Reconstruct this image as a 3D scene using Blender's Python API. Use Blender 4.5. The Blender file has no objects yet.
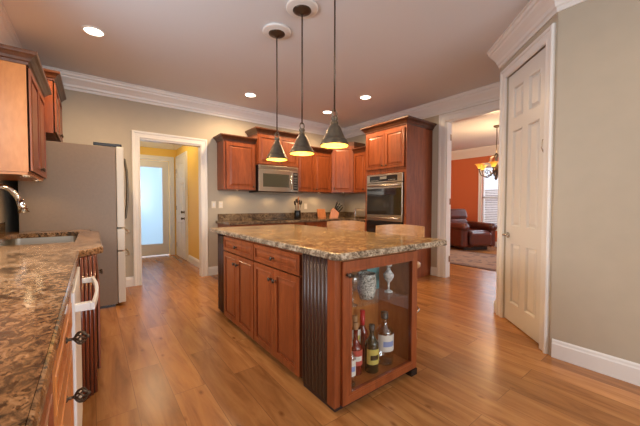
import bpy, bmesh, math, random
from mathutils import Vector, Matrix
random.seed(7)
PI = math.pi
S = bpy.context.scene
COL = S.collection

# ---------------------------------------------------------------- camera
cam_d = bpy.data.cameras.new('camera'); cam = bpy.data.objects.new('camera', cam_d); COL.objects.link(cam)
cam_d.sensor_fit = 'HORIZONTAL'; cam_d.sensor_width = 36.0; cam_d.lens = 36.0 * 299.4 / 640.0
cam_d.clip_start = 0.02; cam_d.clip_end = 200
yaw, pitch, roll = math.radians(37.27), math.radians(1.646), -0.00199
cam.location = (0, 0, 1.2)
cam.rotation_euler = (Matrix.Rotation(-yaw, 4, 'Z') @ Matrix.Rotation(PI / 2 - pitch, 4, 'X') @ Matrix.Rotation(-roll, 4, 'Z')).to_euler()
S.camera = cam

# ---------------------------------------------------------------- world, light, exposure
S.view_settings.view_transform = 'Standard'; S.view_settings.look = 'None'
S.view_settings.gamma = 1.0; S.view_settings.use_curve_mapping = False
S.view_settings.exposure = 0.42
S.render.use_motion_blur = False
w = bpy.data.worlds.new('world'); S.world = w; w.use_nodes = True
bgn = w.node_tree.nodes['Background']; bgn.inputs[0].default_value = (0.75, 0.87, 1.0, 1); bgn.inputs[1].default_value = 1.3
S.cycles.max_bounces = 9; S.cycles.diffuse_bounces = 5; S.cycles.glossy_bounces = 4
S.cycles.transmission_bounces = 6; S.cycles.transparent_max_bounces = 12
S.cycles.sample_clamp_indirect = 4.0; S.cycles.caustics_reflective = False; S.cycles.caustics_refractive = False
S.cycles.use_denoising = True

def area(name, loc, target, sx, sy, power, color):
    d = bpy.data.lights.new(name, 'AREA'); d.shape = 'RECTANGLE'; d.size = sx; d.size_y = sy; d.energy = power; d.color = color
    o = bpy.data.objects.new(name, d); COL.objects.link(o); o.location = loc
    o.rotation_euler = (Vector(target) - Vector(loc)).to_track_quat('-Z', 'Y').to_euler()
    return o
DAY = (0.93, 0.96, 1.0)
WARM = (1.0, 0.62, 0.30)
area('daylight_south', (1.3, -3.9, 1.6), (1.3, 0, 2.1), 3.2, 2.0, 122, DAY)
area('daylight_sink_window', (-1.0, 2.15, 1.75), (0.6, 2.15, 1.3), 1.2, 1.0, 34, DAY)
area('daylight_dining', (9.55, 3.0, 1.6), (8.0, 3.0, 1.3), 2.6, 1.9, 40, (0.8, 0.9, 1.0))
area('daylight_dining_side', (7.0, -1.4, 1.6), (7.0, 2.0, 1.5), 2.6, 1.9, 60, (1, 0.95, 0.9))
area('daylight_hall', (1.0, 8.6, 1.4), (1.0, 7.8, 1.2), 1.3, 2.1, 13, (0.8, 0.9, 1.0))

XL, XR, YB, CZ = -0.70, 4.60, 5.12, 2.89
XN, YN, PX, PY = 2.885, 0.76, 3.57, 1.445
YS = -3.5

# ---------------------------------------------------------------- materials
def new_mat(name):
    m = bpy.data.materials.new(name); m.use_nodes = True
    nt = m.node_tree; return m, nt, nt.nodes['Principled BSDF']
def mat(name, color, rough=0.5, metal=0.0, spec=0.5, coat=0.0, emit=None, es=1.0, noise=0.0, nscale=8.0, bump=0.0):
    m, nt, b = new_mat(name)
    b.inputs['Base Color'].default_value = (*color, 1); b.inputs['Roughness'].default_value = rough
    b.inputs['Metallic'].default_value = metal; b.inputs['Specular IOR Level'].default_value = spec
    b.inputs['Coat Weight'].default_value = coat; b.inputs['Coat Roughness'].default_value = 0.08
    if emit: b.inputs['Emission Color'].default_value = (*emit, 1); b.inputs['Emission Strength'].default_value = es
    tc = nt.nodes.new('ShaderNodeTexCoord'); n = nt.nodes.new('ShaderNodeTexNoise'); n.inputs['Scale'].default_value = nscale
    nt.links.new(tc.outputs['Object'], n.inputs['Vector'])
    if noise > 0:
        r = nt.nodes.new('ShaderNodeValToRGB')
        r.color_ramp.elements[0].position = 0.3; r.color_ramp.elements[1].position = 0.7
        r.color_ramp.elements[0].color = (*[max(0, c * (1 - noise)) for c in color], 1)
        r.color_ramp.elements[1].color = (*[min(1, c * (1 + noise)) for c in color], 1)
        nt.links.new(n.outputs['Fac'], r.inputs[0]); nt.links.new(r.outputs[0], b.inputs['Base Color'])
    if bump > 0:
        bp = nt.nodes.new('ShaderNodeBump'); bp.inputs['Strength'].default_value = bump; bp.inputs['Distance'].default_value = 0.004
        nt.links.new(n.outputs['Fac'], bp.inputs['Height']); nt.links.new(bp.outputs[0], b.inputs['Normal'])
    return m
def wood(name, dark, mid, light, rough=0.34, scale=(9, 9, 1.1), coat=0.10):
    m, nt, b = new_mat(name); N = nt.nodes.new; L = nt.links.new
    tc = N('ShaderNodeTexCoord'); mp = N('ShaderNodeMapping'); mp.inputs['Scale'].default_value = scale
    L(tc.outputs['Object'], mp.inputs[0])
    n1 = N('ShaderNodeTexNoise'); n1.inputs['Scale'].default_value = 1.6; n1.inputs['Detail'].default_value = 5; n1.inputs['Distortion'].default_value = 0.8
    n2 = N('ShaderNodeTexNoise'); n2.inputs['Scale'].default_value = 9; n2.inputs['Detail'].default_value = 3
    L(mp.outputs[0], n1.inputs[0]); L(mp.outputs[0], n2.inputs[0])
    mx = N('ShaderNodeMix'); mx.data_type = 'FLOAT'; mx.inputs[0].default_value = 0.35
    L(n1.outputs['Fac'], mx.inputs[2]); L(n2.outputs['Fac'], mx.inputs[3])
    r = N('ShaderNodeValToRGB'); e = r.color_ramp.elements
    e[0].position = 0.3; e[0].color = (*dark, 1); e[1].position = 0.72; e[1].color = (*light, 1)
    k = e.new(0.5); k.color = (*mid, 1)
    L(mx.outputs[0], r.inputs[0]); L(r.outputs[0], b.inputs['Base Color'])
    b.inputs['Roughness'].default_value = rough; b.inputs['Coat Weight'].default_value = coat; b.inputs['Coat Roughness'].default_value = 0.12
    return m
def granite(name, cols, sc=1.0, stretch=(1, 1, 1), rough=0.1, rot=0.0):
    m, nt, b = new_mat(name); N = nt.nodes.new; L = nt.links.new
    tc = N('ShaderNodeTexCoord'); mp = N('ShaderNodeMapping'); mp.inputs['Scale'].default_value = stretch; mp.inputs['Rotation'].default_value = (0, 0, rot)
    L(tc.outputs['Object'], mp.inputs[0])
    n1 = N('ShaderNodeTexNoise'); n1.inputs['Scale'].default_value = 28 * sc; n1.inputs['Detail'].default_value = 6; n1.inputs['Roughness'].default_value = 0.65; n1.inputs['Distortion'].default_value = 1.2
    L(mp.outputs[0], n1.inputs[0])
    n0 = N('ShaderNodeTexNoise'); n0.inputs['Scale'].default_value = 5 * sc; n0.inputs['Detail'].default_value = 3
    L(mp.outputs[0], n0.inputs[0])
    mx = N('ShaderNodeMix'); mx.data_type = 'FLOAT'; mx.inputs[0].default_value = 0.3
    L(n1.outputs['Fac'], mx.inputs[2]); L(n0.outputs['Fac'], mx.inputs[3])
    r = N('ShaderNodeValToRGB'); e = r.color_ramp.elements
    pos = (0.36, 0.43, 0.49, 0.55, 0.64)
    e[0].position = pos[0]; e[0].color = (*cols[0], 1); e[1].position = pos[4]; e[1].color = (*cols[4], 1)
    for i in (1, 2, 3): k = e.new(pos[i]); k.color = (*cols[i], 1)
    L(mx.outputs[0], r.inputs[0])
    v = N('ShaderNodeTexNoise'); v.inputs['Scale'].default_value = 75 * sc; v.inputs['Detail'].default_value = 2
    L(mp.outputs[0], v.inputs[0])
    r2 = N('ShaderNodeValToRGB'); r2.color_ramp.elements[0].position = 0.36; r2.color_ramp.elements[1].position = 0.42
    r2.color_ramp.elements[0].color = (0.10, 0.075, 0.06, 1); r2.color_ramp.elements[1].color = (1, 1, 1, 1)
    L(v.outputs['Fac'], r2.inputs[0])
    mc = N('ShaderNodeMix'); mc.data_type = 'RGBA'; mc.blend_type = 'MULTIPLY'; mc.inputs[0].default_value = 0.8
    L(r.outputs[0], mc.inputs[6]); L(r2.outputs[0], mc.inputs[7]); L(mc.outputs[2], b.inputs['Base Color'])
    b.inputs['Roughness'].default_value = rough; b.inputs['Specular IOR Level'].default_value = 0.5
    return m
def pane(name, tint=(1, 1, 1), refl=0.10, rough=0.0):
    m = bpy.data.materials.new(name); m.use_nodes = True; nt = m.node_tree; nt.nodes.clear(); N = nt.nodes.new; L = nt.links.new
    o = N('ShaderNodeOutputMaterial'); mx = N('ShaderNodeMixShader'); t = N('ShaderNodeBsdfTransparent'); g = N('ShaderNodeBsdfGlossy')
    t.inputs[0].default_value = (*tint, 1); g.inputs['Roughness'].default_value = rough
    f = N('ShaderNodeLayerWeight'); f.inputs[0].default_value = 0.5
    pw = N('ShaderNodeMath'); pw.operation = 'POWER'; pw.inputs[1].default_value = 4.0; L(f.outputs['Facing'], pw.inputs[0])
    a = N('ShaderNodeMath'); a.operation = 'MULTIPLY_ADD'; a.inputs[1].default_value = 0.7; a.inputs[2].default_value = refl; a.use_clamp = True
    L(pw.outputs[0], a.inputs[0]); L(a.outputs[0], mx.inputs[0]); L(t.outputs[0], mx.inputs[1]); L(g.outputs[0], mx.inputs[2]); L(mx.outputs[0], o.inputs[0])
    return m
def lucent(name, color, glossy=0.06, trans=0.7):
    m = bpy.data.materials.new(name); m.use_nodes = True; nt = m.node_tree; nt.nodes.clear(); N = nt.nodes.new; L = nt.links.new
    o = N('ShaderNodeOutputMaterial'); d = N('ShaderNodeBsdfDiffuse'); t = N('ShaderNodeBsdfTranslucent'); g = N('ShaderNodeBsdfGlossy')
    d.inputs[0].default_value = (*color, 1); t.inputs[0].default_value = (*color, 1); g.inputs['Roughness'].default_value = 0.15
    a = N('ShaderNodeMixShader'); a.inputs[0].default_value = trans; b = N('ShaderNodeMixShader'); b.inputs[0].default_value = glossy
    L(d.outputs[0], a.inputs[1]); L(t.outputs[0], a.inputs[2]); L(a.outputs[0], b.inputs[1]); L(g.outputs[0], b.inputs[2]); L(b.outputs[0], o.inputs[0])
    return m
def glow(name, color, s):
    m = bpy.data.materials.new(name); m.use_nodes = True; nt = m.node_tree; nt.nodes.clear()
    o = nt.nodes.new('ShaderNodeOutputMaterial'); e = nt.nodes.new('ShaderNodeEmission'); e.inputs[0].default_value = (*color, 1); e.inputs[1].default_value = s
    nt.links.new(e.outputs[0], o.inputs[0]); return m
def floor_mat():
    m, nt, b = new_mat('laminate_planks'); N = nt.nodes.new; L = nt.links.new
    tc = N('ShaderNodeTexCoord'); sp = N('ShaderNodeSeparateXYZ'); cb = N('ShaderNodeCombineXYZ')
    L(tc.outputs['Object'], sp.inputs[0]); L(sp.outputs[1], cb.inputs[0]); L(sp.outputs[0], cb.inputs[1])
    br = N('ShaderNodeTexBrick'); br.inputs['Scale'].default_value = 1.0; br.inputs['Brick Width'].default_value = 1.25; br.inputs['Row Height'].default_value = 0.195
    br.inputs['Mortar Size'].default_value = 0.0019; br.inputs['Mortar Smooth'].default_value = 0.3; br.offset = 0.38; br.offset_frequency = 2
    br.inputs['Color1'].default_value = (0, 0, 0, 1); br.inputs['Color2'].default_value = (1, 1, 1, 1); br.inputs['Mortar'].default_value = (0.5, 0.5, 0.5, 1); br.inputs['Bias'].default_value = 0
    L(cb.outputs[0], br.inputs[0])
    # grain along the plank, shifted from plank to plank
    sc = N('ShaderNodeVectorMath'); sc.operation = 'SCALE'; sc.inputs['Scale'].default_value = 7.0
    L(br.outputs['Color'], sc.inputs[0])
    ad = N('ShaderNodeVectorMath'); ad.operation = 'ADD'; L(cb.outputs[0], ad.inputs[0]); L(sc.outputs[0], ad.inputs[1])
    mp = N('ShaderNodeMapping'); mp.inputs['Scale'].default_value = (1.3, 9.5, 1); L(ad.outputs[0], mp.inputs[0])
    n1 = N('ShaderNodeTexNoise'); n1.inputs['Scale'].default_value = 1.2; n1.inputs['Detail'].default_value = 6; n1.inputs['Distortion'].default_value = 0.9; n1.inputs['Roughness'].default_value = 0.6
    L(mp.outputs[0], n1.inputs[0])
    mp2 = N('ShaderNodeMapping'); mp2.inputs['Scale'].default_value = (3.5, 7.0, 1); L(ad.outputs[0], mp2.inputs[0])
    vk = N('ShaderNodeTexVoronoi'); vk.inputs['Scale'].default_value = 0.9; L(mp2.outputs[0], vk.inputs['Vector'])
    r = N('ShaderNodeValToRGB'); e = r.color_ramp.elements
    e[0].position = 0.28; e[0].color = FL[0]; e[1].position = 0.75; e[1].color = FL[2]; k = e.new(0.5); k.color = FL[1]
    L(n1.outputs['Fac'], r.inputs[0])
    hv = N('ShaderNodeMix'); hv.data_type = 'RGBA'; hv.blend_type = 'MULTIPLY'; hv.inputs[0].default_value = 1.0
    rr = N('ShaderNodeValToRGB'); rr.color_ramp.elements[0].color = (0.80, 0.80, 0.80, 1); rr.color_ramp.elements[1].color = (1.1, 1.1, 1.1, 1)
    L(br.outputs['Color'], rr.inputs[0]); L(r.outputs[0], hv.inputs[6]); L(rr.outputs[0], hv.inputs[7])
    kr = N('ShaderNodeValToRGB'); kr.color_ramp.elements[0].position = 0.03; kr.color_ramp.elements[1].position = 0.11
    kr.color_ramp.elements[0].color = (0.45, 0.33, 0.25, 1); kr.color_ramp.elements[1].color = (1, 1, 1, 1)
    L(vk.outputs['Distance'], kr.inputs[0])
    hk = N('ShaderNodeMix'); hk.data_type = 'RGBA'; hk.blend_type = 'MULTIPLY'; hk.inputs[0].default_value = 0.9
    L(hv.outputs[2], hk.inputs[6]); L(kr.outputs[0], hk.inputs[7])
    mm = N('ShaderNodeMix'); mm.data_type = 'RGBA'; mm.inputs[7].default_value = (0.12, 0.05, 0.02, 1)
    fm = N('ShaderNodeMath'); fm.operation = 'MULTIPLY'; fm.inputs[1].default_value = 0.75; L(br.outputs['Fac'], fm.inputs[0])
    L(fm.outputs[0], mm.inputs[0]); L(hk.outputs[2], mm.inputs[6]); L(mm.outputs[2], b.inputs['Base Color'])
    b.inputs['Roughness'].default_value = 0.27; b.inputs['Specular IOR Level'].default_value = 0.5
    return m
FL = [(0.25, 0.095, 0.027, 1), (0.41, 0.175, 0.053, 1), (0.55, 0.26, 0.088, 1)]
M = {}
M['floor'] = floor_mat()
M['wall'] = mat('beige_wall_paint', (0.47, 0.42, 0.335), 0.55, noise=0.02)
M['wall2'] = mat('orange_wall_paint', (0.58, 0.15, 0.055), 0.7)
M['wall3'] = mat('yellow_wall_paint', (0.85, 0.58, 0.13), 0.6)
M['ceil'] = mat('ceiling_paint', (0.68, 0.71, 0.76), 0.8)
M['white'] = mat('white_trim_paint', (0.80, 0.80, 0.79), 0.35)
M['door'] = mat('white_door_paint', (0.74, 0.73, 0.70), 0.35)
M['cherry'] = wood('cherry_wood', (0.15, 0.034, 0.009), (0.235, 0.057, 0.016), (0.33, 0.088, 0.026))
M['cherry_light'] = wood('cherry_side_veneer', (0.42, 0.14, 0.035), (0.52, 0.19, 0.05), (0.62, 0.25, 0.075), scale=(5, 5, 1.6))  # same cherry in a brighter colour, light on the wood painted in
M['cornice'] = wood('stained_cornice_wood', (0.055, 0.018, 0.008), (0.09, 0.029, 0.012), (0.13, 0.044, 0.017))
M['flute'] = mat('dark_fluted_stain', (0.040, 0.014, 0.009), 0.4)  # glossy stain, a dark reflection put into its colour
M['flute_edge'] = mat('worn_flute_ridge', (0.21, 0.14, 0.085), 0.4)  # paler thin lines between the reeds
M['flute_red'] = mat('red_brown_fluted_stain', (0.17, 0.038, 0.016), 0.25, coat=0.3)
M['black'] = mat('black_plastic', (0.012, 0.011, 0.011), 0.25)
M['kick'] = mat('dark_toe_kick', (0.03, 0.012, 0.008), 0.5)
M['steel'] = mat('brushed_steel', (0.52, 0.47, 0.40), 0.28, 1.0)
M['chrome'] = mat('polished_chrome', (0.72, 0.70, 0.68), 0.08, 1.0)
M['bronze'] = mat('aged_bronze', (0.085, 0.062, 0.045), 0.35, 0.7)
M['pewter'] = mat('hammered_pewter', (0.15, 0.13, 0.10), 0.30, 0.85, noise=0.12, nscale=30, bump=0.15)
M['shade_in'] = mat('shade_gilt_lining', (0.80, 0.50, 0.10), 0.45)
M['dglass'] = mat('dark_oven_glass', (0.018, 0.014, 0.011), 0.06, spec=0.7)
M['mglass'] = mat('microwave_window', (0.055, 0.055, 0.04), 0.12, spec=0.6)
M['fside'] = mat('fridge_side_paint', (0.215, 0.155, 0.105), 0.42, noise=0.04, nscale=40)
M['fdoor'] = mat('fridge_door_white', (0.62, 0.58, 0.50), 0.35)
M['appl'] = mat('appliance_white', (0.78, 0.77, 0.76), 0.3)
M['pane'] = pane('clear_pane', (0.985, 0.99, 0.985), 0.035)
M['wpane'] = pane('window_pane', (0.97, 0.98, 1), 0.0)
M['frost'] = lucent('frosted_glass', (0.70, 0.82, 0.90), 0.05, 0.8)
M['blind'] = lucent('blind_slat', (0.85, 0.85, 0.85), 0.02, 0.35)
M['can'] = glow('lamp_lens', (1.0, 0.90, 0.70), 9)
M['bulb'] = glow('pendant_bulb', (1.0, 0.78, 0.36), 9)
M['puck'] = glow('puck_lens', (1.0, 0.80, 0.50), 14)
M['leather'] = mat('oxblood_leather', (0.085, 0.018, 0.012), 0.28, coat=0.2, noise=0.2, nscale=5, bump=0.2)
M['plate'] = mat('ivory_plate', (0.80, 0.74, 0.62), 0.4)
M['granite_l'] = granite('brown_granite', [(0.028, 0.022, 0.016), (0.085, 0.05, 0.026), (0.21, 0.11, 0.05), (0.36, 0.19, 0.085), (0.46, 0.31, 0.19)], 1.1, (1.25, 0.8, 1), rot=0.3, rough=0.13)
M['granite'] = granite('golden_granite', [(0.05, 0.03, 0.016), (0.17, 0.09, 0.035), (0.32, 0.185, 0.07), (0.45, 0.28, 0.11), (0.58, 0.42, 0.22)], 1.25, rough=0.17)
M['granite_e'] = granite('granite_cut_edge', [(0.03, 0.025, 0.02), (0.10, 0.07, 0.045), (0.24, 0.18, 0.12), (0.42, 0.33, 0.23), (0.62, 0.54, 0.42)], 1.9, rough=0.2)
M['granite_b'] = granite('dark_granite', [(0.03, 0.024, 0.02), (0.08, 0.05, 0.035), (0.15, 0.10, 0.065), (0.24, 0.17, 0.10), (0.36, 0.26, 0.16)], 1.0, rough=0.14)
M['stoolwood'] = wood('honey_beech', (0.36, 0.17, 0.07), (0.48, 0.25, 0.11), (0.60, 0.35, 0.18), scale=(3, 3, 9))
M['board'] = wood('chopping_board_wood', (0.46, 0.15, 0.05), (0.58, 0.22, 0.08), (0.68, 0.30, 0.12))
M['brass'] = mat('old_brass', (0.38, 0.28, 0.12), 0.3, 1.0)
M['nickel'] = mat('satin_nickel', (0.55, 0.50, 0.44), 0.25, 1.0)
M['ground'] = mat('grey_paving', (0.35, 0.36, 0.38), 0.9)
M['brick'] = mat('pale_brick', (0.55, 0.50, 0.50), 0.9, noise=0.2, nscale=12)

# ---------------------------------------------------------------- mesh helpers
def frame(o, n):
    n = Vector(n).normalized(); v = Vector((0, 0, 1)); u = v.cross(n)
    m = Matrix.Identity(4)
    for i in range(3): m[i][0] = u[i]; m[i][1] = v[i]; m[i][2] = n[i]; m[i][3] = o[i]
    return m
class MB:
    def __init__(s, M0=None): s.bm = bmesh.new(); s.M = M0 or Matrix.Identity(4); s.mi = 0
    def v(s, p): return s.bm.verts.new(s.M @ Vector(p))
    def f(s, vs):
        try: fc = s.bm.faces.new(vs); fc.material_index = s.mi; return fc
        except ValueError: return None
    def box(s, x0, x1, y0, y1, z0, z1, bev=0.0):
        if x0 > x1: x0, x1 = x1, x0
        if y0 > y1: y0, y1 = y1, y0
        if z0 > z1: z0, z1 = z1, z0
        vs = [s.v((x, y, z)) for z in (z0, z1) for y in (y0, y1) for x in (x0, x1)]
        fs = [s.f([vs[i] for i in q]) for q in ((0, 2, 3, 1), (4, 5, 7, 6), (0, 1, 5, 4), (2, 6, 7, 3), (0, 4, 6, 2), (1, 3, 7, 5))]
        if bev > 0:
            ed = {e for f in fs for e in f.edges}
            bmesh.ops.bevel(s.bm, geom=list(ed), offset=bev, segments=2, affect='EDGES', profile=0.5)
        return s
    def prism(s, pts, z0, z1):
        a = [s.v((p[0], p[1], z0)) for p in pts]; b = [s.v((p[0], p[1], z1)) for p in pts]; n = len(pts)
        s.f(a[::-1]); s.f(b)
        for i in range(n): s.f([a[i], a[(i + 1) % n], b[(i + 1) % n], b[i]])
        return s
    def frus(s, x0, x1, y0, y1, z0, ins, z1):      # raised panel in the local a,b plane
        a = [s.v(p) for p in ((x0, y0, z0), (x1, y0, z0), (x1, y1, z0), (x0, y1, z0))]
        b = [s.v(p) for p in ((x0 + ins, y0 + ins, z1), (x1 - ins, y0 + ins, z1), (x1 - ins, y1 - ins, z1), (x0 + ins, y1 - ins, z1))]
        s.f(b)
        for i in range(4): s.f([a[i], a[(i + 1) % 4], b[(i + 1) % 4], b[i]])
        return s
    def lathe(s, prof, c=(0, 0, 0), seg=24, axis='z', smooth=True):
        rings = []
        for r, h in prof:
            ring = []
            if r < 1e-5:
                p = {'z': (0, 0, h), 'x': (h, 0, 0), 'y': (0, h, 0)}[axis]; ring = [s.v(tuple(p[i] + c[i] for i in range(3)))]
            else:
                for k in range(seg):
                    t = 2 * PI * k / seg; a, b = r * math.cos(t), r * math.sin(t)
                    p = {'z': (a, b, h), 'x': (h, a, b), 'y': (b, h, a)}[axis]
                    ring.append(s.v(tuple(p[i] + c[i] for i in range(3))))
            rings.append(ring)
        for A, B in zip(rings, rings[1:]):
            for k in range(seg):
                k2 = (k + 1) % seg
                if len(A) == 1 and len(B) == 1: continue
                if len(A) == 1: f = s.f([A[0], B[k2], B[k]])
                elif len(B) == 1: f = s.f([A[k], A[k2], B[0]])
                else: f = s.f([A[k], A[k2], B[k2], B[k]])
                if f and smooth: f.smooth = True
        return s
    def tube(s, pts, r, seg=10, cap=True):
        P = [Vector(p) for p in pts]; rs = r if isinstance(r, (list, tuple)) else [r] * len(P)
        rings = []; up = None
        for i, p in enumerate(P):
            t = (P[min(i + 1, len(P) - 1)] - P[max(i - 1, 0)]).normalized()
            if up is None: up = Vector((0, 0, 1)) if abs(t.z) < 0.9 else Vector((1, 0, 0))
            n = (up - t * up.dot(t))
            if n.length < 1e-4: n = t.orthogonal()
            n.normalize(); up = n; b = t.cross(n)
            rings.append([s.v(p + (n * math.cos(2 * PI * k / seg) + b * math.sin(2 * PI * k / seg)) * rs[i]) for k in range(seg)])
        for A, B in zip(rings, rings[1:]):
            for k in range(seg):
                f = s.f([A[k], A[(k + 1) % seg], B[(k + 1) % seg], B[k]])
                if f: f.smooth = True
        if cap: s.f(rings[0][::-1]); s.f(rings[-1])
        return s
    def ball(s, c, rx, ry=None, rz=None, seg=16, rings=10):
        ry = ry or rx; rz = rz or rx
        R = []
        for j in range(rings + 1):
            a = -PI / 2 + PI * j / rings
            if j in (0, rings): R.append([s.v((c[0], c[1], c[2] + rz * math.sin(a)))])
            else: R.append([s.v((c[0] + rx * math.cos(a) * math.cos(2 * PI * k / seg), c[1] + ry * math.cos(a) * math.sin(2 * PI * k / seg), c[2] + rz * math.sin(a))) for k in range(seg)])
        for A, B in zip(R, R[1:]):
            for k in range(seg):
                k2 = (k + 1) % seg
                f = s.f([A[0], B[k2], B[k]]) if len(A) == 1 else (s.f([A[k], A[k2], B[0]]) if len(B) == 1 else s.f([A[k], A[k2], B[k2], B[k]]))
                if f: f.smooth = True
        return s
    def sweep(s, path, prof, closed=False, plane='xy'):
        # path 2D, prof = (offset to the left of the path, height); plane xy -> (x,y,h); ac -> (a, h, c); ab -> (a, b, h)
        n = len(path); P = [Vector(p) for p in path]; rings = []
        for i in range(n):
            if closed or 0 < i < n - 1:
                d1 = (P[i] - P[i - 1]).normalized(); d2 = (P[(i + 1) % n] - P[i]).normalized()
            elif i == 0: d1 = d2 = (P[1] - P[0]).normalized()
            else: d1 = d2 = (P[-1] - P[-2]).normalized()
            n1 = Vector((-d1.y, d1.x)); n2 = Vector((-d2.y, d2.x)); m = (n1 + n2).normalized(); k = 1 / max(0.2, m.dot(n1))
            ring = []
            for off, h in prof:
                q = P[i] + m * (off * k)
                ring.append(s.v({'xy': (q.x, q.y, h), 'ac': (q.x, h, q.y), 'ab': (q.x, q.y, h)}[plane]))
            rings.append(ring)
        c = len(prof)
        for i in range(n if closed else n - 1):
            A, B = rings[i], rings[(i + 1) % n]
            for k in range(c): s.f([A[k], B[k], B[(k + 1) % c], A[(k + 1) % c]])
        if not closed: s.f(rings[0]); s.f(rings[-1][::-1])
        return s
    def build(s, name, mats, parent=None, local=False):
        if parent is not None and not local:
            bmesh.ops.transform(s.bm, matrix=ROOT[parent.name].inverted(), verts=s.bm.verts)
        bmesh.ops.recalc_face_normals(s.bm, faces=s.bm.faces)
        me = bpy.data.meshes.new(name); s.bm.to_mesh(me); s.bm.free()
        for m in (mats if isinstance(mats, (list, tuple)) else [mats]): me.materials.append(m)
        o = bpy.data.objects.new(name, me); COL.objects.link(o)
        if parent is not None:
            o.parent = parent; ROOT[o.name] = ROOT[parent.name]
        else: ROOT[o.name] = Matrix.Identity(4)
        return o
ROOT = {}
def props(o, label=None, cat=None, group=None, kind=None):
    if label: o['label'] = label
    if cat: o['category'] = cat
    if group: o['group'] = group
    if kind: o['kind'] = kind
    return o
def thing(name, loc, label, cat, group=None, rz=0.0):
    o = bpy.data.objects.new(name, None); COL.objects.link(o); o.location = loc; o.rotation_euler = (0, 0, rz); o.empty_display_size = 0.05
    ROOT[o.name] = Matrix.Translation(Vector(loc)) @ Matrix.Rotation(rz, 4, 'Z')
    return props(o, label, cat, group)
def struct(mb, name, m, parent=None):
    o = mb.build(name, m, parent)
    if parent is None: o['kind'] = 'structure'
    return o
def dup(root, loc, rz=None, label=None, group=None):
    r = root.copy(); COL.objects.link(r); r.location = loc
    if rz is not None: r.rotation_euler = (0, 0, rz)
    if label: r['label'] = label
    if group: r['group'] = group
    for ch in list(root.children):
        c = ch.copy(); COL.objects.link(c); c.parent = r
        for g in list(ch.children):
            d = g.copy(); COL.objects.link(d); d.parent = c
    return r

# ================================================================ STRUCTURE
struct(MB().box(-1.0, 10.2, -4.0, 8.0, -0.1, 0), 'floor', M['floor'])
struct(MB().box(-1.0, 9.8, -3.7, 8.0, CZ, CZ + 0.1), 'ceiling', M['ceil'])
struct(MB().box(-8, 18, -12, 20, -0.35, -0.12), 'ground', M['ground'])
b = MB()   # left wall with the window over the counter (out of the picture)
b.box(XL - .12, XL, YS, 1.5, 0, CZ).box(XL - .12, XL, 2.8, YB + .12, 0, CZ).box(XL - .12, XL, 1.5, 2.8, 0, 1.15).box(XL - .12, XL, 1.5, 2.8, 2.3, CZ)
struct(b, 'wall_left', M['wall'])
b = MB()
b.box(XL, 0.57, YB, YB + .12, 0, CZ).box(1.43, XR + .12, YB, YB + .12, 0, CZ).box(0.57, 1.43, YB, YB + .12, 2.165, CZ)
struct(b, 'wall_back', M['wall'])
b = MB()
b.box(XR, XR + .12, 2.66, YB, 0, CZ).box(XR, XR + .12, PY, 1.68, 0, CZ).box(XR, XR + .12, 1.68, 2.66, 2.55, CZ)
struct(b, 'wall_right', M['wall'])
struct(MB().box(XN, XN + .12, YS, YN - .09, 0, CZ).prism([(XN, YN - .09), (XN + .12, YN - .09), (XN + .085, YN - .0), (XN, YN)], 0, CZ), 'wall_near_right', M['wall'])
SD = math.hypot(PX - XN, PY - YN)       # length of the diagonal pantry wall
FD = frame((PX, PY, 0), (-1, 1, 0))     # a: from the far end to the near end
b = MB(FD)
b.box(0, SD - .81, 0, CZ, -.1, 0).box(SD - .13, SD, 0, CZ, -.1, 0).box(SD - .81, SD - .13, 2.53, CZ, -.1, 0)
struct(b, 'wall_diagonal', M['wall'])
struct(MB().box(PX, XR, PY - .1, PY, 0, CZ), 'wall_pantry', M['wall'])
b = MB()   # wall behind the camera, two wide windows
b.box(XL, XN + .12, YS - .12, YS, 0, 0.6).box(XL, XN + .12, YS - .12, YS, 2.5, CZ).box(XL, -0.3, YS - .12, YS, .6, 2.5).box(2.75, XN + .12, YS - .12, YS, .6, 2.5).box(1.15, 1.35, YS - .12, YS, .6, 2.5)
struct(b, 'wall_south', M['wall'])

crown = [(0, 2.685), (.014, 2.685), (.017, 2.715), (.030, 2.725), (.036, 2.75), (.060, 2.785), (.088, 2.815), (.093, 2.835), (.108, 2.842), (.112, 2.87), (.125, 2.875), (.125, CZ - .001), (0, CZ - .001)]
struct(MB().sweep([(XL, YS), (XN, YS), (XN, YN), (PX, PY), (XR, PY), (XR, YB), (XL, YB)], crown, True), 'trim_1', M['white'])
base = [(0, 0), (.018, 0), (.018, .108), (.013, .118), (.011, .132), (.004, .142), (0, .142)]
def baseboard(name, path, m='white'): struct(MB().sweep(path, base), name, M[m])
baseboard('baseboard_near_right', [(XN, YS), (XN, YN - .012)])
baseboard('baseboard_back', [(1.72, YB), (1.535, YB)])
baseboard('baseboard_back_left', [(.47, YB), (.24, YB)])
baseboard('baseboard_right', [(XR, 2.786), (XR, 2.90)])
baseboard('baseboard_diagonal', [(PX - .02, PY - .02), (PX, PY), (PX + .9, PY)])
# casings: U path in the a,b plane, offset outward from the opening
cas = [(0, 0), (0, .012), (.012, .02), (.03, .016), (.062, .016), (.07, .026), (.088, .028), (.095, .02), (.095, 0)]
def casing(name, F, a0, a1, top, wd=1.0, parent=None, b0=0):
    mb = MB(F); mb.sweep([(a0, b0), (a0, top), (a1, top), (a1, b0)], [(o * wd, h) for o, h in cas], plane='ab')
    return struct(mb, name, M['white'], parent)
FB = frame((0, YB, 0), (0, -1, 0)); FR = frame((XR, 0, 0), (-1, 0, 0))
casing('trim_2', FB, .57, 1.43, 2.165, 1.08)
casing('trim_3', FR, -2.66, -1.68, 2.55, 1.3)
casing('trim_4', FD, SD - .81, SD - .13, 2.52, 1.08)
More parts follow.
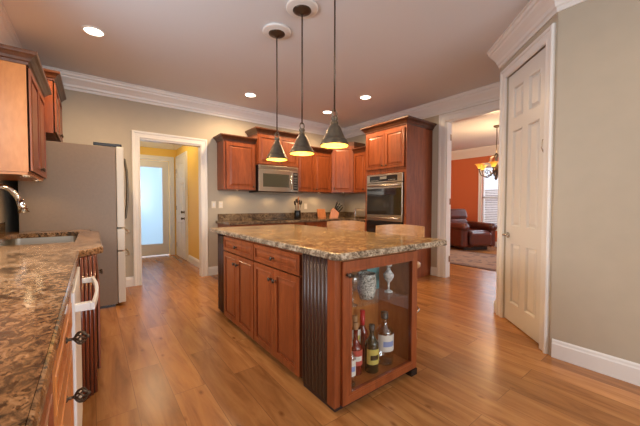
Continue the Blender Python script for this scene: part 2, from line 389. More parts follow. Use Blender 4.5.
# jamb linings
struct(MB().box(.55, .572, YB - .002, YB + .13, 0, 2.165).box(1.428, 1.45, YB - .002, YB + .13, 0, 2.165).box(.55, 1.45, YB - .002, YB + .13, 2.15, 2.18), 'trim_5', M['white'])
jr = struct(MB().box(XR - .002, XR + .13, 2.64, 2.662, 0, 2.55).box(XR - .002, XR + .13, 1.66, 1.682, 0, 2.55).box(XR - .002, XR + .13, 1.66, 2.662, 2.535, 2.56), 'trim_6', M['white'])

for z in (.30, 1.25, 2.30): MB().box(XR + .085, XR + .125, 2.634, 2.6395, z - .05, z + .05).build('hinge', M['nickel'], jr)
# six panel pantry door, standing in the diagonal wall
def six_panel(mb, w, h, t0, t1, rows, mx=.11, mid=.10):
    """rows: (b0,b1) of the panel rows; two panels a row"""
    pw = (w - 2 * mx - mid) / 2
    cols = [(mx, mx + pw), (mx + pw + mid, w - mx)]
    mb.box(0, w, 0, h, t0, t0 + (t1 - t0) * .5)
    ys = [0] + [y for r in rows for y in r] + [h]
    for i in range(0, len(ys), 2): mb.box(0, w, ys[i], ys[i + 1], t0 + .002, t1)
    for r in rows:
        for a0, a1 in ((0, mx), (cols[0][1], cols[1][0]), (w - mx, w)): mb.box(a0, a1, r[0], r[1], t0 + .002, t1)
        for c in cols:
            mb.frus(c[0] + .012, c[1] - .012, r[0] + .012, r[1] - .012, t0 + (t1 - t0) * .51, .034, t1 - .003)
            mb.sweep([(c[0], r[0]), (c[1], r[0]), (c[1], r[1]), (c[0], r[1])], [(-.001, t1 - .001), (-.001, t1 + .004), (.006, t1 + .003), (.014, t0 + (t1 - t0) * .5)], True, 'ab')
FDD = FD @ Matrix.Translation((SD - .807, .012, -.035))
mb = MB(FDD); six_panel(mb, .674, 2.503, -.02, .02, [(.19, .80), (.97, 1.93), (2.05, 2.36)])
d1 = struct(mb, 'door_1', M['door'])
for z in (.24, .95, 1.66, 2.33):
    MB(FDD).box(.664, .684, z - .05, z + .05, .018, .026).build('hinge', M['nickel'], d1)
mb = MB(FDD); mb.lathe([(0, .0), (.028, .0), (.028, .008), (.012, .014), (.011, .045)], (.055, .875, .02), 16).tube([(.055, .875, .062), (.05, .877, .066), (.10, .882, .070), (.15, .874, .068)], [.012, .012, .009, .008])
mb.build('door_handle', M['nickel'], d1)
mb = MB(FDD); mb.tube([(.665, 1.72, .02), (.665, 1.73, .05), (.665, 1.66, .055), (.665, 1.60, .03)], .004); mb.build('door_stop_hook', M['nickel'], d1)

# ---------------- hall beyond the back doorway
HX0, HX1, HY = -.3, 1.60, 7.75
struct(MB().box(HX1, HX1 + .1, YB + .12, HY, 0, CZ), 'wall_hall_right', M['wall3'])
struct(MB().box(HX0 - .1, HX0, YB + .12, HY, 0, CZ), 'wall_hall_left', M['wall3'])
struct(MB().box(HX0, .55, HY, HY + .1, 0, CZ).box(1.45, HX1, HY, HY + .1, 0, CZ).box(.55, 1.45, HY, HY + .1, 2.2, CZ), 'wall_hall_back', M['wall3'])
FH = frame((0, HY, 0), (0, -1, 0))
casing('trim_7', FH, .55, 1.45, 2.2, 1.1)
struct(MB().sweep([(HX1, YB + .12), (HX1, HY), (HX0, HY)], [(0, 2.48), (.015, 2.48), (.03, 2.5), (.09, 2.58), (.1, 2.6), (0, 2.6)]), 'trim_8', M['white'])
struct(MB().box(HX0, HX1, YB + .12, HY, 2.6, 2.66), 'ceiling_hall', M['ceil'])
baseboard('baseboard_hall', [(HX1, YB + .12), (HX1, 6.62)])
mb = MB(FH); w0, w1 = .56, 1.44
for q in ((w0, w0 + .115, .02, 2.19), (w1 - .115, w1, .02, 2.19), (w0 + .115, w1 - .115, .02, .26), (w0 + .115, w1 - .115, 2.06, 2.19)): mb.box(q[0], q[1], q[2], q[3], -.06, -.02)
d2 = struct(mb, 'door_2', M['door'])
MB(FH).box(w0 + .115, w1 - .115, .26, 2.06, -.045, -.035).build('frosted_pane', M['frost'], d2)
MB(FH).sweep([(w0 + .115, .26), (w1 - .115, .26), (w1 - .115, 2.06), (w0 + .115, 2.06)], [(0, -.02), (0, -.012), (.018, -.012), (.022, -.02)], True, 'ab').build('glazing_bead', M['door'], d2)
FHR = frame((HX1, 0, 0), (-1, 0, 0))
mb = MB(FHR @ Matrix.Translation((-7.58, .01, .006))); six_panel(mb, .80, 2.2, -.005, .03, [(.18, .80), (.95, 1.65), (1.77, 2.08)]); d3 = struct(mb, 'door_3', M['white'])
FK = FHR @ Matrix.Translation((-7.58, .01, .036))
for z, nm in ((1.02, 'deadbolt'), (.88, 'door_knob')):
    MB(FK).lathe([(0, 0), (.03, 0), (.03, .008), (.012, .012), (.012, .03), (.026, .04), (.028, .055), (.015, .066), (0, .068)], (.735, z, 0), 14).build(nm, M['bronze'], d3)
for z in (.25, 1.1, 1.95): MB(FK).box(.0, .018, z - .05, z + .05, -.004, .004).build('hinge', M['bronze'], d3)
casing('trim_9', FHR, -7.59, -6.77, 2.22, .95)

# ---------------- dining / living room seen through the right doorway
RX, RY0, RY1 = 9.2, -1.2, 6.2
WY0, WY1, WZ0, WZ1 = 1.9, 4.17, .55, 2.33
struct(MB().box(RX, RX + .12, RY0, WY0, 0, CZ).box(RX, RX + .12, WY1, RY1, 0, CZ).box(RX, RX + .12, WY0, WY1, 0, WZ0).box(RX, RX + .12, WY0, WY1, WZ1, CZ), 'wall_dining_far', M['wall2'])
struct(MB().box(XR + .12, RX, RY1, RY1 + .1, 0, CZ), 'wall_dining_left', M['wall2'])
struct(MB().box(XR + .12, RX, RY0 - .1, RY0, 0, .5).box(XR + .12, RX, RY0 - .1, RY0, 2.5, CZ).box(XR + .12, 5.6, RY0 - .1, RY0, .5, 2.5).box(8.4, RX, RY0 - .1, RY0, .5, 2.5), 'wall_dining_right', M['wall2'])
struct(MB().box(XR + .12, XR + .2, RY0, 1.6, 0, CZ), 'wall_dining_near', M['wall2'])
struct(MB().sweep([(XR + .12, RY0), (RX, RY0), (RX, RY1), (XR + .12, RY1)], [(0, 2.62), (.02, 2.62), (.03, 2.66), (.12, 2.8), (.14, 2.84), (.14, CZ - .002), (0, CZ - .002)]), 'trim_10', M['white'])
FW = frame((RX, 0, 0), (-1, 0, 0))
struct(MB(FW).sweep([(-WY1, WZ0), (-WY1, WZ1), (-WY0, WZ1), (-WY0, WZ0)], cas, True, 'ab'), 'trim_11', M['white'])
baseboard('baseboard_dining', [(RX, RY0), (RX, RY1)])
mb = MB(FW)
for q in ((-WY1, -WY1 + .05, WZ0, WZ1), (-WY0 - .05, -WY0, WZ0, WZ1), (-WY1, -WY0, WZ0, WZ0 + .05), (-WY1, -WY0, WZ1 - .05, WZ1), (-WY1, -WY0, 1.40, 1.45), (-3.06, -3.0, WZ0, WZ1)): mb.box(*q, -.08, -.04)
wn = struct(mb, 'window_1', M['white'])
MB(FW).box(-WY1 + .04, -WY0 - .04, WZ0 + .04, WZ1 - .04, -.064, -.058).build('window_glass', M['wpane'], wn)
mb = MB(FW)
z = WZ0 + .04
while z < WZ1 - .05:
    a = mb.M; mb.M = FW @ Matrix.Translation((0, z, -.012)) @ Matrix.Rotation(math.radians(38), 4, 'X')
    mb.box(-WY1 + .03, -WY0 - .03, -.001, .001, -.022, .022); mb.M = a; z += .05
mb.box(-WY1 + .02, -WY0 - .02, WZ1 - .06, WZ1 - .01, -.035, .01)
props(mb.build('window_blind', M['blind']), 'white horizontal slat blind hanging in the window of the orange room', 'blind')
props(MB().box(11.6, 11.8, -1, 8, -.12, 1.75).build('brick_wall', M['brick']), 'pale brick garden wall seen between the blind slats', 'wall')

# ================================================================ CABINET KIT
def raised_panel(mb, a0, a1, b0, b1, c0, st=.05, t=.02):
    mb.box(a0, a1, b0, b1, c0, c0 + t * .5)
    mb.box(a0, a0 + st, b0, b1, c0 + .001, c0 + t); mb.box(a1 - st, a1, b0, b1, c0 + .001, c0 + t)
    mb.box(a0 + st, a1 - st, b0, b0 + st, c0 + .001, c0 + t); mb.box(a0 + st, a1 - st, b1 - st, b1, c0 + .001, c0 + t)
    mb.sweep([(a0 + st, b0 + st), (a1 - st, b0 + st), (a1 - st, b1 - st), (a0 + st, b1 - st)], [(0, c0 + t), (0, c0 + t + .003), (-.007, c0 + t + .003), (-.009, c0 + t)], True, 'ab')
    g = .006
    mb.frus(a0 + st + g, a1 - st - g, b0 + st + g, b1 - st - g, c0 + t * .52, min(.026, (a1 - a0 - 2 * st) * .2, (b1 - b0 - 2 * st) * .28), c0 + t - .002)
def knob(F, a, b, c, parent, cage=False):
    mb = MB(F @ Matrix.Translation((a, b, c)))
    if cage:
        mb.lathe([(0, 0), (.009, 0), (.009, .003), (.0045, .005), (.004, .016), (.0065, .018), (.006, .021), (0, .022)], seg=12)
        for k in range(7):
            t0 = 2 * PI * k / 7; pts = []
            for i in range(9):
                u = i / 8; r = .0155 * math.sin(PI * u) ** .8 + .0025; t = t0 + 1.6 * u
                pts.append((r * math.cos(t), r * math.sin(t), .019 + .030 * u))
            mb.tube(pts, .0026, 6)
        mb.ball((0, 0, .050), .0055)
    else:
        mb.lathe([(0, 0), (.008, 0), (.006, .004), (.005, .014), (.012, .019), (.016, .025), (.013, .031), (0, .033)], seg=12)
    return mb.build('knob', M['bronze'], parent)
def cornice(F, w, d, z, parent, sides=(True, True), sc=1.0, m='cornice'):
    prof = [(0, 0), (.010, 0), (.012, .018), (.022, .024), (.030, .040), (.046, .056), (.060, .064), (.064, .072), (.064, .088), (0, .088)]
    path = []
    if sides[0]: path.append((0, -d))
    path += [(0, .002), (w, .002)]
    if sides[1]: path.append((w, -d))
    mb = MB(F); mb.sweep(path, [(o * sc, z + h * sc) for o, h in prof], plane='ac')
    return mb.build('cornice', M[m], parent)
def cabinet(name, label, group, F, w, d, z0, z1, fronts, cat='cabinet', kick=0.0, crown_sides=None, crown_sc=1.0, cage=False, front='cherry', body='cherry'):
    """fronts: (kind, a0,a1,b0,b1, knobs[(a,b)]) ; local a across, b up, c outwards from the front of the carcass"""
    o = F @ Vector((w / 2, 0, -d / 2)); t = thing(name, (o.x, o.y, z0 if z0 > .2 else 0), label, cat, group)
    mb = MB(F); mb.box(.0008, w - .0008, z0 + kick, z1, -d + .001, 0)
    mb.build('carcass', M[body], t)
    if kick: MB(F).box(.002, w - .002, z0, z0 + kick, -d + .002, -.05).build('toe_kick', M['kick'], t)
    for f in fronts:
        mb = MB(F); raised_panel(mb, f[1], f[2], f[3], f[4], .0015, st=f[6] if len(f) > 6 else .05)
        p = mb.build(f[0], M[front], t)
        for ka, kb in f[5]: knob(F, ka, kb, .0215, p, cage)
    if crown_sides is not None: cornice(F, w, d, z1 - .012, t, crown_sides, crown_sc)
    return t

# ---------------------------------------------------------------- back wall: wall cabinets
def FY(x, y, z=0): return frame((x, y, z), (0, -1, 0))   # faces the camera side (-Y)
def FXm(x, y, z=0): return frame((x, y, z), (-1, 0, 0))  # faces -X, a runs towards -Y
def FXp(x, y, z=0): return frame((x, y, z), (1, 0, 0))   # faces +X, a runs towards +Y
UP0 = 1.44
cabinet('wall_cabinet', 'single-door cherry wall cabinet left of the microwave', None, FY(1.70, 4.81), .56, .31, UP0, 2.25, [('door', .04, .545, UP0 + .012, 2.215, [(.505, UP0 + .06)], .055)], crown_sides=(True, False), crown_sc=1.0)
cabinet('wall_cabinet', 'raised short cherry cabinet directly above the microwave', None, FY(2.265, 4.74), .815, .38, 1.885, 2.43, [('door', .01, .405, 1.90, 2.40, [(.375, 1.94)], .05), ('door', .41, .805, 1.90, 2.40, [(.44, 1.94)], .05)], crown_sides=(True, True), crown_sc=1.0)
cabinet('wall_cabinet', 'two-door cherry wall cabinet right of the microwave', None, FY(3.085, 4.81), .86, .31, UP0, 2.25, [('door', .01, .425, UP0 + .012, 2.22, [(.395, UP0 + .06)], .05), ('door', .43, .85, UP0 + .012, 2.22, [(.46, UP0 + .06)], .05)], crown_sides=(False, False))
# diagonal corner cabinet
CX0, CY0, CX1, CY1 = 3.95, 4.79, 4.27, 4.47
FDg = frame((CX0, CY0, 0), (-1, -1, 0)); wdg = math.hypot(CX1 - CX0, CY1 - CY0)
t = thing('corner_cabinet', (4.35, 4.87, UP0), 'taller diagonal corner wall cabinet in the back right corner of the kitchen', 'cabinet')
MB().prism([(CX0, CY0), (CX1, CY1), (XR - .002, CY1), (XR - .002, YB - .002), (CX0, YB - .002)], UP0, 2.40).build('carcass', M['cherry'], t)
mb = MB(FDg); raised_panel(mb, .02, wdg - .02, UP0 + .012, 2.37, .0015, .05); p = mb.build('door', M['cherry'], t); knob(FDg, .055, UP0 + .09, .0215, p)
mb = MB(); mb.sweep([(XR - .003, CY1), (CX1, CY1), (CX0, CY0), (CX0, YB - .003)][::-1][::-1], [(o, h) for o, h in [(0, 0)]][:0] or [(0, 2.39), (-.010, 2.39), (-.012, 2.408), (-.03, 2.43), (-.06, 2.454), (-.064, 2.462), (-.064, 2.478), (0, 2.478)])
mb.build('cornice', M['cornice'], t)
cabinet('wall_cabinet', 'narrow cherry wall cabinet between the corner and the oven tower', None, FXm(4.27, 4.465), .68, .33, UP0, 2.25, [('door', .01, .335, UP0 + .012, 2.22, [(.30, UP0 + .06)]), ('door', .34, .67, UP0 + .012, 2.22, [(.375, UP0 + .06)])], crown_sides=(False, False))

# ---------------------------------------------------------------- microwave
t = thing('microwave', (2.67, 4.9, 1.41), 'stainless over-the-range microwave under the raised cabinet', 'microwave')
FM = FY(2.268, 4.735)
MB(FM).box(.002, .807, 1.41, 1.878, -.38, 0).build('body', M['black'], t)
mb = MB(FM); mb.box(.002, .66, 1.425, 1.808, 0, .03, .004); mb.mi = 1; mb.box(.08, .60, 1.505, 1.735, .029, .033); mb.build('door', [M['steel'], M['mglass']], t)
mb = MB(FM); mb.box(.002, .807, 1.812, 1.878, 0, .03, .004); mb.mi = 1
for k in range(5): mb.box(.03, .77, 1.822 + k * .0095, 1.8255 + k * .0095, .0295, .0312)
mb.build('vent_grille', [M['steel'], M['bronze']], t)
mb = MB(FM); mb.box(.664, .807, 1.425, 1.808, 0, .028, .003); mb.mi = 1; mb.box(.695, .79, 1.46, 1.78, .0275, .030); mb.mi = 2
mb.box(.71, .775, 1.735, 1.765, .0297, .031)
for i in range(5):
    for j in range(3): mb.box(.707 + j * .026, .725 + j * .026, 1.49 + i * .045, 1.515 + i * .045, .0297, .0312)
mb.build('control_panel', [M['steel'], M['black'], mat('key_grey', (.12, .12, .12), .4)], t)
MB(FM).tube([(.635, 1.47, .03), (.635, 1.475, .06), (.635, 1.60, .07), (.635, 1.73, .06), (.635, 1.735, .03)], .011).build('handle', M['chrome'], t)
MB(FM).box(.05, .76, 1.404, 1.412, -.33, -.02).build('underside_filter', M['steel'], t)

# ---------------------------------------------------------------- back base cabinets, worktop, backsplash
kz = .88
bc = [(1.70, .555, 'cherry base cabinet at the left end of the back run below the first outlet', 1), (2.262, .82, 'cherry base cabinet under the black cooktop', 2), (3.088, .86, 'cherry base cabinet right of the cooktop below the knife block', 2)]
for x, wd, lab, nd in bc:
    fr = []
    for k in range(nd):
        a0 = .01 + k * (wd - .01) / nd; a1 = (k + 1) * (wd - .01) / nd - .002
        fr.append(('drawer_front', a0, a1, .725, .865, [((a0 + a1) / 2, .795)], .03)); fr.append(('door', a0, a1, .115, .715, [(a1 - .04 if k == 0 else a0 + .04, .66)], .05))
    cabinet('base_cabinet', lab, None, FY(x, 4.52), wd, .595, 0, kz, fr, kick=.1)
cabinet('base_cabinet', 'cherry base cabinet under the toaster beside the oven tower', None, FXm(4.0, 4.512), .725, .595, 0, kz, [('drawer_front', .02, .36, .725, .865, [(.19, .795)], .03), ('drawer_front', .365, .715, .725, .865, [(.54, .795)], .03), ('door', .02, .36, .115, .715, [(.32, .66)]), ('door', .365, .715, .115, .715, [(.405, .66)])], kick=.1)
mb = MB(); mb.prism([(1.665, 4.48), (3.965, 4.48), (3.965, 3.787), (XR - .004, 3.787), (XR - .004, YB - .004), (1.665, YB - .004)], kz + .001, .92)
mb.build('x', M['granite_b']); wt = bpy.data.objects['x']; wt.name = 'worktop'; props(wt, 'dark brown granite worktop running along the back wall to the oven tower', 'worktop')
mb = MB(); mb.box(1.70, XR - .006, YB - .028, YB - .005, .9205, 1.035, .002).box(XR - .028, XR - .005, 3.787, YB - .029, .9205, 1.035, .002)
props(mb.build('backsplash', M['granite_b']), 'low dark granite backsplash strip standing on the back worktop', 'backsplash')
t = thing('cooktop', (2.67, 4.8, .92), 'flat black glass cooktop set in the back worktop below the microwave', 'cooktop')
MB().box(2.32, 3.02, 4.56, 5.04, .9205, .930, .002).build('glass_top', M['dglass'], t)
brg = mat('burner_grey', (.12, .12, .12), .3)
for x, y, r in ((2.5, 4.68, .09), (2.84, 4.68, .075), (2.5, 4.92, .075), (2.84, 4.92, .09)): MB().lathe([(r - .004, .9302), (r - .004, .9308), (r, .9308), (r, .9302)], (x, y, 0), 24).build('burner_ring', brg, t)

# ---------------------------------------------------------------- oven tower
TX, TY0, TY1, TZ = 3.90, 2.905, 3.78, 2.46
FT = FXm(TX, TY1); TW = TY1 - TY0
t = thing('oven_cabinet', (4.24, 3.33, 0), 'tall cherry oven tower cabinet with two doors above the oven', 'cabinet')
mb = MB(FT); dd = XR - TX - .002
mb.box(.001, .045, .0, TZ, -dd, 0).box(TW - .045, TW, .0, TZ, -dd, 0).box(.045, TW - .045, 1.715, TZ, -dd, 0).box(.045, TW - .045, .1, .42, -dd, 0).box(.045, TW - .045, .42, 1.715, -dd, -.60)
mb.build('carcass', M['cherry'], t)
for a0, a1, ka in ((.03, .448, .41), (.452, TW - .03, .49)):
    mb = MB(FT); raised_panel(mb, a0, a1, 1.80, 2.41, .0015, .055); p = mb.build('door', M['cherry'], t); knob(FT, ka, 1.85, .0215, p)
mb = MB(FT); raised_panel(mb, .03, TW - .03, .12, .40, .0015, .05); p = mb.build('drawer_front', M['cherry'], t); knob(FT, TW / 2, .26, .0215, p)
cornice(FT, TW, dd, TZ - .01, t, (True, True), 1.15)
t = thing('wall_oven', (4.2, 3.33, .43), 'stainless double wall oven built into the cherry tower cabinet', 'oven')
MB(FT).box(.05, TW - .05, .425, 1.71, -.55, -.002).build('body', M['black'], t)
a0, a1 = .055, TW - .055
mb = MB(FT); mb.box(a0, a1, 1.565, 1.705, 0, .025, .003); mb.mi = 1; mb.box(a0 + .07, a1 - .10, 1.588, 1.682, .0245, .0275); mb.mi = 2
mb.box(a0 + .30, a1 - .32, 1.625, 1.668, .027, .0285)
for k in range(6): mb.box(a0 + .10 + k * .03, a0 + .12 + k * .03, 1.60, 1.612, .027, .0285)
for k in range(5): mb.box(a1 - .28 + k * .03, a1 - .26 + k * .03, 1.60, 1.612, .027, .0285)
mb.build('control_panel', [M['steel'], M['black'], mat('key_light', (.25, .24, .22), .4)], t)
mb = MB(FT); mb.box(a0, a1, .925, 1.555, 0, .03, .004); mb.mi = 1; mb.box(a0 + .015, a1 - .015, 1.03, 1.47, .0295, .0335); mb.build('upper_door', [M['steel'], M['dglass']], t)
MB(FT).tube([(a0 + .05, 1.515, .03), (a0 + .06, 1.515, .07), (a1 - .06, 1.515, .07), (a1 - .05, 1.515, .03)], .013).build('handle', M['steel'], t)
mb = MB(FT); mb.box(a0, a1, .43, .915, 0, .03, .004); mb.mi = 1; mb.box(a0 + .015, a1 - .015, .50, .865, .0295, .0335); mb.build('lower_door', [M['black'], M['dglass']], t)
MB(FT).tube([(a0 + .05, .975, .03), (a0 + .06, .975, .06), (a1 - .06, .975, .06), (a1 - .05, .975, .03)], .011).build('handle', M['steel'], t)

# ================================================================ ISLAND
IX, IT = 1.085, .93          # carcass face, top of granite
YF0, YF1, YA, YBI, IYE = 1.275, 1.6145, 2.315, 3.03, 3.34
IXE = 1.815
gr = 'cherry cabinets of the island'
def island_unit(ya, yb, lab, near):
    F = FXm(IX, yb); wd = yb - ya
    h = wd / 2
    fr = [('drawer_front', .006, wd - .006, .735, .872, [(h, .80)], .032)]
    fr += [('door', .006, h - .0015, .062, .722, [(h - .035, .64)], .05), ('door', h + .0015, wd - .006, .062, .722, [(h + .035, .64)], .05)]
    return cabinet('island_cabinet', lab, gr, F, wd, IXE - IX, 0, IT - .042, fr, kick=.06, cage=False)
island_unit(YA + .001, YBI, 'farther island cabinet, one drawer over two doors', False)
island_unit(YF1 + .001, YA - .001, 'nearer island cabinet, one drawer over two doors, beside the dark fluted panel', True)
def fluted(mb, w, b0, b1, n, c, dep=.010, ridge=.20, top=0):
    st = w / n
    mb.box(0, w, b0, b1, c - .02, c)
    for k in range(n):
        a = k * st; mb.prism2 = None
        mb.mi = 0; r = (1 - ridge) * st
        # rounded reed
        seg = 6; pa = []
        for i in range(seg + 1):
            t_ = PI * i / seg; pa.append((a + st / 2 - math.cos(t_) * r / 2, c + math.sin(t_) * dep))
        lo = [mb.v((p[0], b0, p[1])) for p in pa]; hi = [mb.v((p[0], b1, p[1])) for p in pa]
        for i in range(seg):
            f = mb.f([lo[i], lo[i + 1], hi[i + 1], hi[i]])
            if f: f.smooth = True
        mb.f(lo); mb.f(hi)
        mb.mi = 1; mb.box(a - st * ridge * .15, a + st * ridge * .15, b0, b1, c - .001, c + dep * .65); mb.mi = 0
# display cabinet at the near end
t = thing('display_cabinet', (1.45, 1.44, 0), 'island end cabinet with a glass door showing bottles, dark fluted left side', 'cabinet')
x0, x1 = 1.105, IXE; y0, y1 = YF0, YF1; zb, zt = .045, IT - .042
mb = MB(); mb.box(x0, x1, y1 - .02, y1, zb, zt).box(x1 - .02, x1, y0 + .001, y1 - .02, zb, zt).box(x0, x1 - .02, y0 + .001, y1 - .02, zb, zb + .03).box(x0, x1 - .02, y0 + .001, y1 - .02, zt - .025, zt).box(x0, x0 + .02, y0 + .001, y1 - .02, zb + .03, zt - .025)
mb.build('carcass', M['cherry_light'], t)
FS = FXm(x0 - .0005, y1 - .004); mb = MB(FS); fluted(mb, y1 - y0 - .075, zb - .005, zt, 7, .0005 + .018, dep=.005)
mb.build('fluted_panel', [M['flute'], M['flute_edge']], t)
MB().box(x0 - .03, x0 + .012, y0 - .001, y0 + .068, zb - .01, zt, .003).build('corner_post', M['cherry'], t)
FG = FY(x0 + .014, y0 - .001); gw = x1 - x0 - .014
mb = MB(FG)
for q in ((0, .062, zb, zt - .012), (gw - .062, gw, zb, zt - .012), (.062, gw - .062, zb, zb + .062), (.062, gw - .062, zt - .074, zt - .012)): mb.box(*q, 0, .022)
mb.sweep([(.062, zb + .062), (gw - .062, zb + .062), (gw - .062, zt - .074), (.062, zt - .074)], [(.002, .022), (.002, .026), (-.012, .026), (-.018, .022)], True, 'ab')
dr = mb.build('glass_door', M['cherry'], t)
MB(FG).box(.058, gw - .058, zb + .058, zt - .07, .008, .012).build('glass_pane', M['pane'], dr)
knob(FG, .03, .80, .022, dr)
MB(FG).ball((gw + .004, .43, .012), .008).build('magnetic_catch', M['nickel'], t)
MB().box(x0 + .022, x1 - .022, y0 + .03, y1 - .022, .562, .570).build('glass_shelf', M['pane'], t)
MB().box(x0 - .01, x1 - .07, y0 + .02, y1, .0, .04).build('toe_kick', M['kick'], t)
mb = MB(); mb.prism([(x1 - .065, y0 - .03), (x1 + .0, y0 - .03), (x1 + .0, y0 + .06), (x1 - .065, y0 + .06)], 0, zb - .002); mb.box(x1 - .10, x1 - .055, y0 + .015, y0 + .05, .02, zb)
mb.build('foot', M['black'], t)
# far end filler panel
t = thing('island_end_panel', (1.45, 3.19, 0), 'dark end panel at the far end of the island past the farther cabinet', 'panel')
mb = MB(FXm(1.115, IYE)); fluted(mb, IYE - YBI - .002, .03, IT - .042, 6, .0, dep=.009); mb.build('fluted_panel', [M['flute'], M['flute']], t)
MB().box(1.137, IXE, YBI + .002, IYE, .0, IT - .042).build('carcass', M['flute'], t)
MB(FXm(1.103, IYE - .02)).box(.13, .20, .78, .86, 0, .012).build('outlet_plate', M['black'], t)
# countertop
t = thing('island_countertop', (1.6, 2.35, IT - .041), 'golden speckled granite countertop covering the whole kitchen island', 'countertop')
cx0, cx1, cy0, cy1 = 1.055, 2.19, 1.225, 3.48
def rrect(x0, x1, y0, y1, r, n=6):
    P = []
    for cx, cy, a in ((x0 + r, y0 + r, PI), (x1 - r, y0 + r, 1.5 * PI), (x1 - r, y1 - r, 0), (x0 + r, y1 - r, .5 * PI)):
        for k in range(n + 1): P.append((cx + r * math.cos(a + k * PI / 2 / n), cy + r * math.sin(a + k * PI / 2 / n)))
    return P
rp = rrect(cx0, cx1, cy0, cy1, .055)
mb = MB(); z0_, z1_ = IT - .041, IT
mb.mi = 1; mb.sweep(rp, [(.02, z0_), (.004, z0_), (0, z0_ + .005), (0, z1_ - .010), (.004, z1_ - .003), (.012, z1_), (.02, z1_)], True)
mb.mi = 0; mb.prism(rrect(cx0 + .0115, cx1 - .0115, cy0 + .0115, cy1 - .0115, .045), z1_ - .004, z1_ + .0004)
mb.mi = 1; mb.prism(rrect(cx0 + .019, cx1 - .019, cy0 + .019, cy1 - .019, .045), z0_, z0_ + .004)
mb.build('slab', [M['granite'], M['granite_e']], t)

# ================================================================ LEFT RUN
LZ, LE = .92, -.072
poly = [(XL + .003, -.6), (LE, -.6), (LE, 2.29), (.045, 2.42), (.045, 3.81), (-.012, 3.86), (-.03, 4.185), (XL + .003, 4.185)]
sx0, sx1, sy0, sy1 = -.60, -.105, 2.84, 3.88
t = thing('counter', (-.35, 1.8, LZ - .04), 'long brown granite counter at the left with the sink cut into it', 'countertop')
mb = MB()
za, zb_ = LZ - .04, LZ
for pts in ([(XL + .003, -.6), (LE, -.6), (LE, 2.29), (.045, 2.42), (.045, sy0), (XL + .003, sy0)],
            [(XL + .003, sy0), (sx0, sy0), (sx0, sy1), (XL + .003, sy1)],
            [(sx1, sy0), (.045, sy0), (.045, 3.81), (-.012, 3.86), (-.0155, sy1), (sx1, sy1)],
            [(XL + .003, sy1), (-.0155, sy1), (-.03, 4.185), (XL + .003, 4.185)]):
    mb.prism(pts, za, zb_)
mb.mi = 1
mb.sweep([(LE, -.6), (LE, 2.29), (.045, 2.42), (.045, 3.81), (-.012, 3.86), (-.03, 4.185)], [(-.001, za - .001), (-.007, za + .003), (-.009, za + .012), (-.009, zb_ - .012), (-.006, zb_ - .003), (-.001, zb_ + .0004)])
mb.build('slab', [M['granite_l'], M['granite_l']], t)
props(MB().box(XL + .003, XL + .022, -.6, 4.185, LZ + .0005, 1.02).build('backsplash', M['granite_b']), 'low granite backsplash along the left wall behind the faucet', 'backsplash')
t = thing('sink', (-.35, 3.64, .72), 'stainless undermount sink in the left granite counter', 'sink')
mb = MB(); mb.sweep(rrect(sx0 - .004, sx1 + .004, sy0 - .004, sy1 + .004, .07), [(0, .878), (0, .72), (-.003, .72), (-.003, .878)], True)
mb.box(sx0 - .003, sx1 + .003, sy0 - .003, sy1 + .003, .716, .720)
mb.build('basin', M['steel'], t)
MB().lathe([(0, .7205), (.045, .7205), (.045, .724), (.03, .725), (0, .722)], (-.35, 3.64, 0), 18).build('drain', M['chrome'], t)
t = thing('faucet', (-.64, 3.36, LZ), 'chrome gooseneck faucet with pull-down head over the sink', 'faucet')
pts = []
bx, by, hx, hy = -.64, 3.36, -.47, 3.44
for k in range(15):
    a = PI * k / 14 * .84; f = (1 - math.cos(a)) / 2 / .938
    pts.append((bx + (hx - bx) * f, by + (hy - by) * f, 1.19 + .175 * math.sin(a) - .06 * f))
MB().tube([(bx, by, LZ + .002), (bx, by, 1.15)] + pts, .0195, 14).build('neck', M['chrome'], t)
e = pts[-1]; MB().tube([(e[0] - .002, e[1] - .001, e[2] + .01), (e[0] + .012, e[1] + .006, e[2] - .028), (e[0] + .022, e[1] + .012, e[2] - .085)], [.024, .027, .037], 16).build('spray_head', M['chrome'], t)
MB().lathe([(0, 0), (.028, 0), (.026, .012), (.018, .03), (.016, .05)], (bx, by, LZ + .001), 18).build('base', M['chrome'], t)
MB().tube([(bx, by, 1.0), (bx + .0, by + .05, 1.01), (bx + .02, by + .11, 1.06)], .008).build('lever', M['chrome'], t)

def left_fronts(w, spec): return spec
LF = -.088   # carcass face
dwid = .64
cabinet('base_cabinet', 'nearest cherry base cabinet under the left counter with cage knobs', None, FXp(LF, .78), dwid, .60, 0, LZ - .041,
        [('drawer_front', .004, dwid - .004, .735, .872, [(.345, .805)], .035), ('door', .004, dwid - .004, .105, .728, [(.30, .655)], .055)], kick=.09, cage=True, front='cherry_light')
t = thing('dishwasher', (-.4, 1.75, 0), 'white dishwasher with a bowed handle under the left counter', 'dishwasher')
FDW = FXp(LF, 1.432)
MB(FDW).box(.003, .60, .10, .875, -.58, 0).build('body', M['appl'], t)
MB(FDW).box(.003, .60, .10, .868, .001, .031, .004).build('door', M['appl'], t)
MB(FDW).box(.003, .60, .0, .095, -.5, -.05).build('kick_plate', M['black'], t)
mb = MB(FDW)
hz = .80
mb.box(.035, .065, hz - .015, hz + .015, .03, .080, .003).box(.54, .565, hz - .013, hz + .013, .04, .080, .003)
hp = [(.03 + .545 * i / 12, hz, .090 + .016 * math.sin(PI * i / 12)) for i in range(13)]
